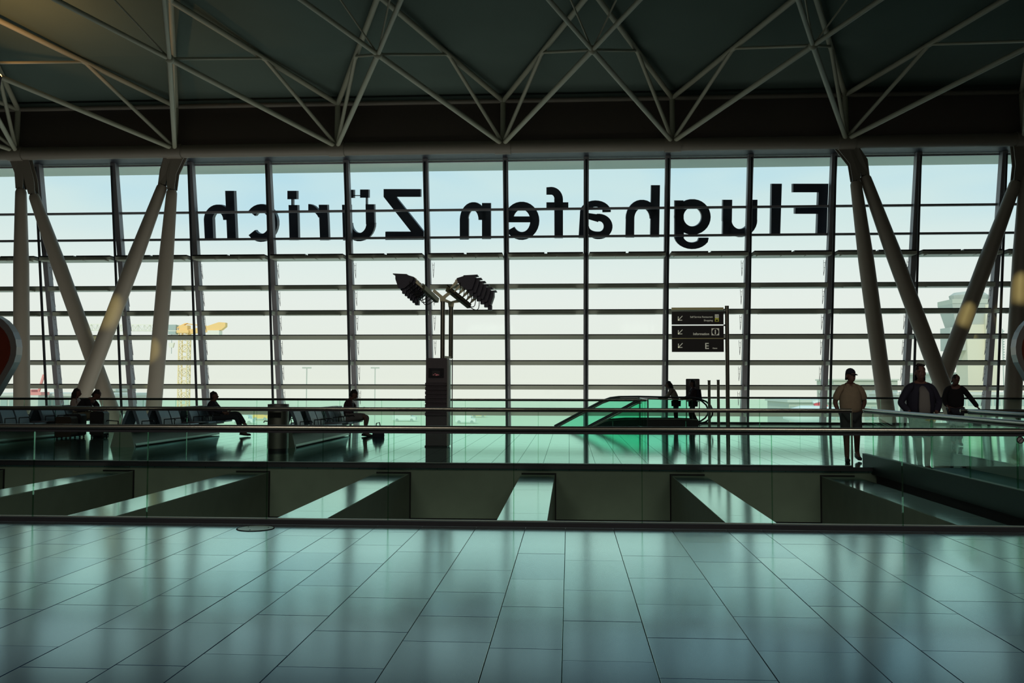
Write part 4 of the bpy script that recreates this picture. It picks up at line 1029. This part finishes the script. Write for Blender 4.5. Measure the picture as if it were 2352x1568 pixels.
# seated people: legs forward
SIT = dict(pelvis=(0, 0, .57), waist=(0, -.03, .71), chest=(0, -.07, .90), nb=(0, -.07, 1.05), neck=(0, -.04, 1.13),
           hipR=(.1, .06, .56), kneeR=(.12, .50, .55), ankR=(.12, .56, .10), toeR=(.14, .74, .035), hipL=(-.1, .06, .56), kneeL=(-.12, .50, .55), ankL=(-.12, .52, .10), toeL=(-.14, .70, .035),
           shR=(.19, -.07, .99), elR=(.24, .03, .75), wrR=(.18, .26, .69), shL=(-.19, -.07, .99), elL=(-.24, .03, .75), wrL=(-.18, .26, .69))
def sit(**k): d = dict(SIT); d.update(k); return d
person('person with short hair sitting on the middle seat row, legs stretched out', (-10.72+.40, 26.5, 0), -88,
       sit(waist=(0, -.06, .70), chest=(0, -.13, .86), nb=(0, -.13, .98), neck=(0, -.09, 1.05), shR=(.19, -.13, .93), shL=(-.19, -.13, .93), kneeR=(.1, .62, .56), ankR=(.10, .78, .12), toeR=(.11, .96, .05), kneeL=(-.06, .60, .66), ankL=(.08, .86, .34), toeL=(.10, .98, .24)),
       ('navy', 'long', 1.1), ('jeans', 'long'), 'short', (0, -4, 0), 1.0, sitting=True)
person('person with bowed head reading on the seat row by the litter bin', (-6.78+.40, 26.5, 0), -88,
       sit(nb=(0, .02, 1.04), neck=(0, .07, 1.12), chest=(0, -.03, .90), kneeR=(.14, .50, .60), kneeL=(-.14, .52, .58), ankR=(.12, .50, .11), toeR=(.13, .67, .035), ankL=(-.12, .40, .10), toeL=(-.13, .56, .035),
           shR=(.19, .0, .99), shL=(-.19, .0, .99), elR=(.26, .12, .80), wrR=(.1, .36, .80), elL=(-.26, .12, .80), wrL=(-.1, .36, .80)),
       ('plum', 'short', 1.08), ('grey_cloth', 'short'), 'short', (0, 26, 0), 1.0, sitting=True,
       extra=lambda t, J: None)
person('person with long dark hair sitting upright on the leftmost seat row', (-14.98+.22, 26.9, 0), -85,
       sit(neck=(0, -.04, 1.16), nb=(0, -.07, 1.08)), ('light_cloth', 'short', 1.05), ('grey_cloth', 'long'), 'long', (0, 4, 0), .98, sitting=True)
person('person in dark shirt bending forward beside the luggage at left', (-14.98+.62, 26.25, 0), -88,
       sit(waist=(0, .06, .73), chest=(0, .18, .90), nb=(0, .33, 1.0), neck=(0, .42, 1.05), shR=(.19, .30, .96), shL=(-.19, .30, .96), elR=(.22, .46, .74), wrR=(.12, .66, .66), elL=(-.22, .46, .74), wrL=(-.12, .66, .66)),
       ('black_cloth', 'short', 1.12), ('khaki', 'short'), 'short', (0, 34, 0), 1.05, sitting=True)
person('person with long hair leaning on the escalator handrail', (pY(1553, 930, 34.5).x, 34.5, 0), 80,
       dict(waist=(0, .04, 1.12), chest=(0, .12, 1.30), nb=(0, .2, 1.43), neck=(0, .26, 1.50), shR=(.18, .18, 1.37), shL=(-.18, .18, 1.37), elL=(-.24, .34, 1.14), wrL=(-.2, .55, 1.09), elR=(.24, .34, 1.14), wrR=(.16, .55, 1.09)),
       ('light_cloth', 'long', 1.0), ('black_cloth', 'long'), 'long', (0, 14, 0), .95)
def backpack(t, J):
    m = MB(); m.hexa([(-.16, -.34, 1.02), (.16, -.34, 1.02), (.16, -.13, 1.0), (-.16, -.13, 1.0), (-.12, -.30, 1.46), (.12, -.30, 1.46), (.12, -.11, 1.46), (-.12, -.11, 1.46)])
    b = m.build('backpack', 'navy', t, 'all')
    for s in (-1, 1): MB().tube([(s*.12, -.12, 1.44), (s*.13, .02, 1.52), (s*.14, .14, 1.38), (s*.16, .02, 1.12), (s*.14, -.14, 1.05)], .016, 6).build('shoulder_strap', 'navy', t, 'all')
person('person with a backpack facing left at the top of the escalator', (pY(1592, 930, 34.7).x, 34.7, 0), 88,
       dict(elR=(.26, .14, 1.18), wrR=(.18, .36, 1.1), elL=(-.26, .14, 1.18), wrL=(-.18, .36, 1.1), kneeL=(-.1, .12, .5), ankL=(-.1, .05, .1), toeL=(-.11, .22, .035), ankR=(.1, -.18, .13), toeR=(.11, -.02, .04)),
       ('plum', 'long', 1.1), ('black_cloth', 'long'), 'tousled', (0, 5, 0), .93, extra=backpack)

# ------------------------------------------------------------------ luggage
def suitcase(loc, sz, label, mt_='luggage', rot=0):
    x, y, z = sz
    t = thing('suitcase', label, 'luggage', loc); t.rotation_euler[2] = rot; BASE[t.name] = Vector((0, 0, 0))
    m = MB(); r = .05
    prof = [(-x/2+r, 0), (x/2-r, 0), (x/2, r), (x/2, z-r), (x/2-r, z), (-x/2+r, z), (-x/2, z-r), (-x/2, r)]
    m.prism([(a_, -y/2, b_+.05) for a_, b_ in prof], (0, y, 0)); m.build('case', mt_, t)
    MB().prism([(-x*.38, -y/2-.02, z*.2+.05), (x*.38, -y/2-.02, z*.2+.05), (x*.38, -y/2-.02, z*.75+.05), (-x*.38, -y/2-.02, z*.75+.05)], (0, .03, 0)).build('front_pocket', mt_, t)
    MB().tube([(-.08, 0, z+.04), (-.07, 0, z+.08), (.07, 0, z+.08), (.08, 0, z+.04)], .012, 6).build('handle', 'dark_metal', t)
    for a_ in (-x*.4, x*.4):
        for b_ in (-y*.35, y*.35): MB().tube([(a_, b_-.012, .026), (a_, b_+.012, .026)], .026, 10).build('wheel', 'rubber', t)
    return t
suitcase((-14.0, 25.4, 0), (.5, .3, .62), 'black suitcase on the floor in front of the leftmost seat row')
suitcase((-13.45, 25.7, 0), (.42, .3, .68), 'rightmost dark suitcase beside the bending person', 'luggage')
suitcase((-13.98, 24.9, 0), (.48, .34, .56), 'brown travel bag left of the black suitcase', 'bag_brown')
c_ = Vector((pY(869, 1000, 26.3).x, 26.3, 0))
bg_ = thing('shoulder_bag', 'dark bag standing on the floor beside the reading person', 'bag', c_)
MB().rings([((c_.x, c_.y, 0), .17, .1), ((c_.x, c_.y, .05), .18, .11), ((c_.x, c_.y, .18), .16, .1), ((c_.x-.02, c_.y, .28), .1, .06), ((c_.x-.02, c_.y, .30), .07, .04)], 14).build('bag_body', 'navy', bg_, True)
MB().tube([c_+V(-.07, 0, .28), c_+V(-.06, 0, .40), c_+V(.03, 0, .42), c_+V(.06, 0, .29)], .016, 6).build('bag_handle', 'navy', bg_, True)
c2 = Vector((pY(842, 1000, 26.9).x, 26.9, 0))

# ------------------------------------------------------------------ outside: airfield, cranes, tower, buildings
GZ = -8.
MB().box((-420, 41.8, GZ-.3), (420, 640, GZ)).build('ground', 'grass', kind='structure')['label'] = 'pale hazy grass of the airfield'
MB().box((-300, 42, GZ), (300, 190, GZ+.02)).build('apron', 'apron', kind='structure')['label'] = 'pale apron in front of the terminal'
def far(x, y, Y): return pY(x, y, Y)
# tower crane
Yc = 150.
cx_ = far(423, 850, Yc).x; ct = far(423, 765, Yc).z
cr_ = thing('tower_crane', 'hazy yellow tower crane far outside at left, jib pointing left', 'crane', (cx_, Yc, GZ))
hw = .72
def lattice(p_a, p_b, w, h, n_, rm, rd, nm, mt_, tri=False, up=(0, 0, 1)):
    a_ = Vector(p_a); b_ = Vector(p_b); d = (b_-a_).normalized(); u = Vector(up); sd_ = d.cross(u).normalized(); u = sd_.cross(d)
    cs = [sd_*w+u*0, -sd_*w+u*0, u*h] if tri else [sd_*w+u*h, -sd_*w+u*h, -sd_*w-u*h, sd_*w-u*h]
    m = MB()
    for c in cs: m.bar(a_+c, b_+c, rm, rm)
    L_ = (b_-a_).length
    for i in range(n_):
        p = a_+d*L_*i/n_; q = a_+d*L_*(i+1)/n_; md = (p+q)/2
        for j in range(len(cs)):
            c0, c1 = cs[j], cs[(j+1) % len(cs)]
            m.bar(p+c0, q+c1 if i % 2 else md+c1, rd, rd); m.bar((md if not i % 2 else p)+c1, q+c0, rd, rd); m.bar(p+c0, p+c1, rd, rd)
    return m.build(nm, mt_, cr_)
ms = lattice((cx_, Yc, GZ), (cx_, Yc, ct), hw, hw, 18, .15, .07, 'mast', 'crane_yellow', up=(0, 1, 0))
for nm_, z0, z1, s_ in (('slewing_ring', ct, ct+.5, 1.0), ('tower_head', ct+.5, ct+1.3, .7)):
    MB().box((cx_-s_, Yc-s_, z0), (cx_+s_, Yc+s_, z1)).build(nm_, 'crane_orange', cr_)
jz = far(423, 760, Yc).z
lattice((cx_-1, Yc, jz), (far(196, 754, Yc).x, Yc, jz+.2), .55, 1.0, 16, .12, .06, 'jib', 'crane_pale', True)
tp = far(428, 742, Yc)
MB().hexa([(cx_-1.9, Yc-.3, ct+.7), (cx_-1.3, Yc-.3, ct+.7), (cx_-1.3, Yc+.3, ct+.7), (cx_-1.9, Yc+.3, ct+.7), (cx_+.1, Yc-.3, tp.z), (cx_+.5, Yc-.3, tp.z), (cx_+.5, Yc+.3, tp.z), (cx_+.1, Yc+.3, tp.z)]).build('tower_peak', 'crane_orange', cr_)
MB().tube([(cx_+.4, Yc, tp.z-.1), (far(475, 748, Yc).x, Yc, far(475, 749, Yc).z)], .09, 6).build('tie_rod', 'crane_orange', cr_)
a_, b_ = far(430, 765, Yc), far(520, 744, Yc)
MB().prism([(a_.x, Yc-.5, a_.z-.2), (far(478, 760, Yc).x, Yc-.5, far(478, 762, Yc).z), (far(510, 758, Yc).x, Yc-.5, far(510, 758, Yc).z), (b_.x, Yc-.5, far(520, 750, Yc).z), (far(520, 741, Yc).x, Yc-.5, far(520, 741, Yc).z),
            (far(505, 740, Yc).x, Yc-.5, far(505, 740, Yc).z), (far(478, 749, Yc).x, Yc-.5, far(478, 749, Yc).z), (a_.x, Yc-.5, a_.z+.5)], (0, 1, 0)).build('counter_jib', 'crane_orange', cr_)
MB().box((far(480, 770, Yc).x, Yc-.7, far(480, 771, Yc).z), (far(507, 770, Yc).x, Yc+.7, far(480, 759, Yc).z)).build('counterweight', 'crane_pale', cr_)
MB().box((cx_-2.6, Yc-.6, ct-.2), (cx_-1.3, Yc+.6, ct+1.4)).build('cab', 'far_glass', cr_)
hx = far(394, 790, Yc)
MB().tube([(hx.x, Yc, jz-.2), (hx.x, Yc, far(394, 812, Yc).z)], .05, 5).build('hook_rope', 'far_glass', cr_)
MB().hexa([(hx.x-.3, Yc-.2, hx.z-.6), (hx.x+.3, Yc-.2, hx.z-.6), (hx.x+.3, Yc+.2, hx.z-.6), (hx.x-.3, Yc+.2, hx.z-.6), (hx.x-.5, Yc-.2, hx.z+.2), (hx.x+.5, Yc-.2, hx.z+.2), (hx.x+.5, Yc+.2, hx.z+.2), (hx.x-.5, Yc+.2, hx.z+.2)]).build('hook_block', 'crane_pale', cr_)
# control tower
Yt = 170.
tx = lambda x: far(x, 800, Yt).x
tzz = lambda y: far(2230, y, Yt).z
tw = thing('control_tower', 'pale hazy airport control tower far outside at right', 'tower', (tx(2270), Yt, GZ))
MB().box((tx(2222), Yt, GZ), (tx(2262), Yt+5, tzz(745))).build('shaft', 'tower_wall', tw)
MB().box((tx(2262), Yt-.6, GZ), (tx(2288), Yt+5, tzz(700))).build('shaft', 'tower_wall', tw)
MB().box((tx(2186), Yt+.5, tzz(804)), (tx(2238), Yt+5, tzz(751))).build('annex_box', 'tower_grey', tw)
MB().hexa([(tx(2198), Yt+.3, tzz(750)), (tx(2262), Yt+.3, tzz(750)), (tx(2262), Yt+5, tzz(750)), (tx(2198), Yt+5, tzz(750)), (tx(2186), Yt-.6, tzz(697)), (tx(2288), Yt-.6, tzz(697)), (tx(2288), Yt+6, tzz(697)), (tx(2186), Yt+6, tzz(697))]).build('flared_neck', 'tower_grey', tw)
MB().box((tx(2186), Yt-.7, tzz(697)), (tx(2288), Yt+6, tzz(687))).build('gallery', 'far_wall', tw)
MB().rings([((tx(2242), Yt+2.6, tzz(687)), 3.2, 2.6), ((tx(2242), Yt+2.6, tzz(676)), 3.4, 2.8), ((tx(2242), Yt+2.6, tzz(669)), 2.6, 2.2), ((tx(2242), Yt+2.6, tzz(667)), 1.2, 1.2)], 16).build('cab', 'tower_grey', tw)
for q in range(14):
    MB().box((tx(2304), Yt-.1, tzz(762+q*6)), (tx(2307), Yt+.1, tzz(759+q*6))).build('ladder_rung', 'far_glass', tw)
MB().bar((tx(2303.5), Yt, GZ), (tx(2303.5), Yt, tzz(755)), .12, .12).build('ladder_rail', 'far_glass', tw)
# terminal buildings
def building(label, x0, x1, ytop, Y, mt_, rows=2, cols=8, dep=14, roof=True):
    X0, X1 = far(x0, 900, Y).x, far(x1, 900, Y).x; zt_ = far((x0+x1)/2, ytop, Y).z
    t = thing('terminal_building', label, 'building', ((X0+X1)/2, Y, GZ))
    MB().box((X0, Y, GZ), (X1, Y+dep, zt_-.35)).build('walls', mt_, t)
    MB().box((X0-.3, Y-.4, zt_-.35), (X1+.3, Y+dep+.3, zt_)).build('roof', 'far_wall_b', t)
    H = zt_-GZ
    for r_ in range(rows):
        z0 = GZ+H*(r_+.28)/rows
        for c in range(cols):
            a_ = X0+(X1-X0)*(c+.12)/cols; b_ = X0+(X1-X0)*(c+.88)/cols
            MB().box((a_, Y-.06, z0), (b_, Y+.05, z0+H/rows*.48)).build('window', 'far_glass', t)
    return t
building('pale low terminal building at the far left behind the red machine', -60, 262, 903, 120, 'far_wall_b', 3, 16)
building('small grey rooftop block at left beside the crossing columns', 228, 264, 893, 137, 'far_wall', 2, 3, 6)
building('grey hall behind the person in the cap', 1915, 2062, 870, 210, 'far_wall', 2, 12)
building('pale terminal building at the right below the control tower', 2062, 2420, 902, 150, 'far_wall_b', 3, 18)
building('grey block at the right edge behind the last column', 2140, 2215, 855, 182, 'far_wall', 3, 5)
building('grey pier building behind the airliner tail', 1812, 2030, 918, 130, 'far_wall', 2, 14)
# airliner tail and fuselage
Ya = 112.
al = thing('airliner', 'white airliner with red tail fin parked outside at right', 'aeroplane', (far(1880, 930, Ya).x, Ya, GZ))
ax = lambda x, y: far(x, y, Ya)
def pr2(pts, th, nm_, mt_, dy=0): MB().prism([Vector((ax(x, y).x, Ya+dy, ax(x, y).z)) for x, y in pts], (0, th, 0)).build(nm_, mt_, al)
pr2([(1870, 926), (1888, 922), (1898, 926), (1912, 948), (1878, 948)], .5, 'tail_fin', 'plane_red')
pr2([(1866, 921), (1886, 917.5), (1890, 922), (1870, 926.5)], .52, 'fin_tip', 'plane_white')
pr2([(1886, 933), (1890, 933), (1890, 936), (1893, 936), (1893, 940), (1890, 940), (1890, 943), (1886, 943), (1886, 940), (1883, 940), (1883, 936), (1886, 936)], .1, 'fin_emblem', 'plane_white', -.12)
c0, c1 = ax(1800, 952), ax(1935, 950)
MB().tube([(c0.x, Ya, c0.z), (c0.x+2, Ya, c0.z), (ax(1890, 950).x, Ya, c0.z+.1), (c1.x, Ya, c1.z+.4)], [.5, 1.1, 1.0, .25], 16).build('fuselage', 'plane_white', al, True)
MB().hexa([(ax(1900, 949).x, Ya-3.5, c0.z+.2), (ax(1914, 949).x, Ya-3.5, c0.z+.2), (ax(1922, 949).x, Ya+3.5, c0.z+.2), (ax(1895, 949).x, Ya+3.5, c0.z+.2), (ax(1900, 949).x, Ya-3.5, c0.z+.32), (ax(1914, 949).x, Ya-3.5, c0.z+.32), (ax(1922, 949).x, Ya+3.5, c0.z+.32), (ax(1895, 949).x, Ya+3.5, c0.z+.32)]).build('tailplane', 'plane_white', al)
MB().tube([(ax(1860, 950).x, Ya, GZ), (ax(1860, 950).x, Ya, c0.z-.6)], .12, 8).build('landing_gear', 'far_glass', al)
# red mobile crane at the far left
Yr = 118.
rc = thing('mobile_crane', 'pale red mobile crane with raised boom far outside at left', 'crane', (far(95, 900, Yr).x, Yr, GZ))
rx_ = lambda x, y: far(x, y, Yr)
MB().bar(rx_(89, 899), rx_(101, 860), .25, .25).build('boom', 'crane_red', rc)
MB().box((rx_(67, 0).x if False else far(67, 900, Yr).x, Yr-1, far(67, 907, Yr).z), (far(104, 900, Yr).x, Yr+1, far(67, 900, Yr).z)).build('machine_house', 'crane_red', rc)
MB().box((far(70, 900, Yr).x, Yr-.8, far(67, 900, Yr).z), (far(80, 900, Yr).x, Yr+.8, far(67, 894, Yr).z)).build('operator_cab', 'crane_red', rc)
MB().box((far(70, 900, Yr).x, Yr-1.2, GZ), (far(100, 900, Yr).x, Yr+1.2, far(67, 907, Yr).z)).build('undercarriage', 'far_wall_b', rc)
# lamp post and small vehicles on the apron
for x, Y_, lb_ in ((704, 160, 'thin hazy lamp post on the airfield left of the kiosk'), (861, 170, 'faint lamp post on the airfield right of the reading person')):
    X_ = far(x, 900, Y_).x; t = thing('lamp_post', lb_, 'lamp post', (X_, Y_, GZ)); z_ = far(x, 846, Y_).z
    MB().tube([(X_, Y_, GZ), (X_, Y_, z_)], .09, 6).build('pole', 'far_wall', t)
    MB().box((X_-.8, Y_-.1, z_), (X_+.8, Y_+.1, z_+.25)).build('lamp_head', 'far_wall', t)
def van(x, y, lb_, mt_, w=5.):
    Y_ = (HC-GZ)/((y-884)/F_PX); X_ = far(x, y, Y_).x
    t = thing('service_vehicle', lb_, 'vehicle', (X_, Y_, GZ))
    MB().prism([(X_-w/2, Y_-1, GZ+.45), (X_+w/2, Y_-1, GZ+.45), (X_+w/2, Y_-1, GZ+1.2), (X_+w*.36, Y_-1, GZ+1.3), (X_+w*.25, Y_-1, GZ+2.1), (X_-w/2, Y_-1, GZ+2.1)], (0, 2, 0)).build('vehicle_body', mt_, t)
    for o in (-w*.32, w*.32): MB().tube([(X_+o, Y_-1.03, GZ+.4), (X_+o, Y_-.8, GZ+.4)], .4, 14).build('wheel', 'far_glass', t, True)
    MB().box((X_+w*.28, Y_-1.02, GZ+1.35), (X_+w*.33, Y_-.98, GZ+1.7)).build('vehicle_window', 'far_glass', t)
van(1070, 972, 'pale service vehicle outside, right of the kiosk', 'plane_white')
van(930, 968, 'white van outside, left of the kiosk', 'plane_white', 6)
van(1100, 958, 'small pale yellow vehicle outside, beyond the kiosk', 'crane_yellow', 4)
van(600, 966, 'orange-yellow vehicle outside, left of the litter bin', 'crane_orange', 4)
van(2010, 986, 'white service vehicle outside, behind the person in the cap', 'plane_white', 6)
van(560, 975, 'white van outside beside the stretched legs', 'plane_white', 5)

# repeats of a kind share a group phrase
GROUPS = {'sign_letter': 'dark letters outside the window wall', 'seat_row': 'back to back seat rows', 'slanted_column': 'slanted columns in front of the window wall',
          'concrete_beam': 'concrete beams across the void', 'glass_railing': 'glass railings', 'bollard_post': 'short steel posts beside the sign', 'sun_patch_lamp': 'added sun patch lamps',
          'suitcase': 'luggage in front of the leftmost seats', 'service_vehicle': 'vehicles on the airfield', 'lamp_post': 'lamp posts on the airfield', 'terminal_building': 'pale airport buildings outside',
          'escalator': 'escalators', 'display_shell': 'red display shells at the picture edges'}
for o in list(COL.objects):
    g_ = GROUPS.get(o.name.split('.')[0])
    if g_ and o.parent is None: o['group'] = g_
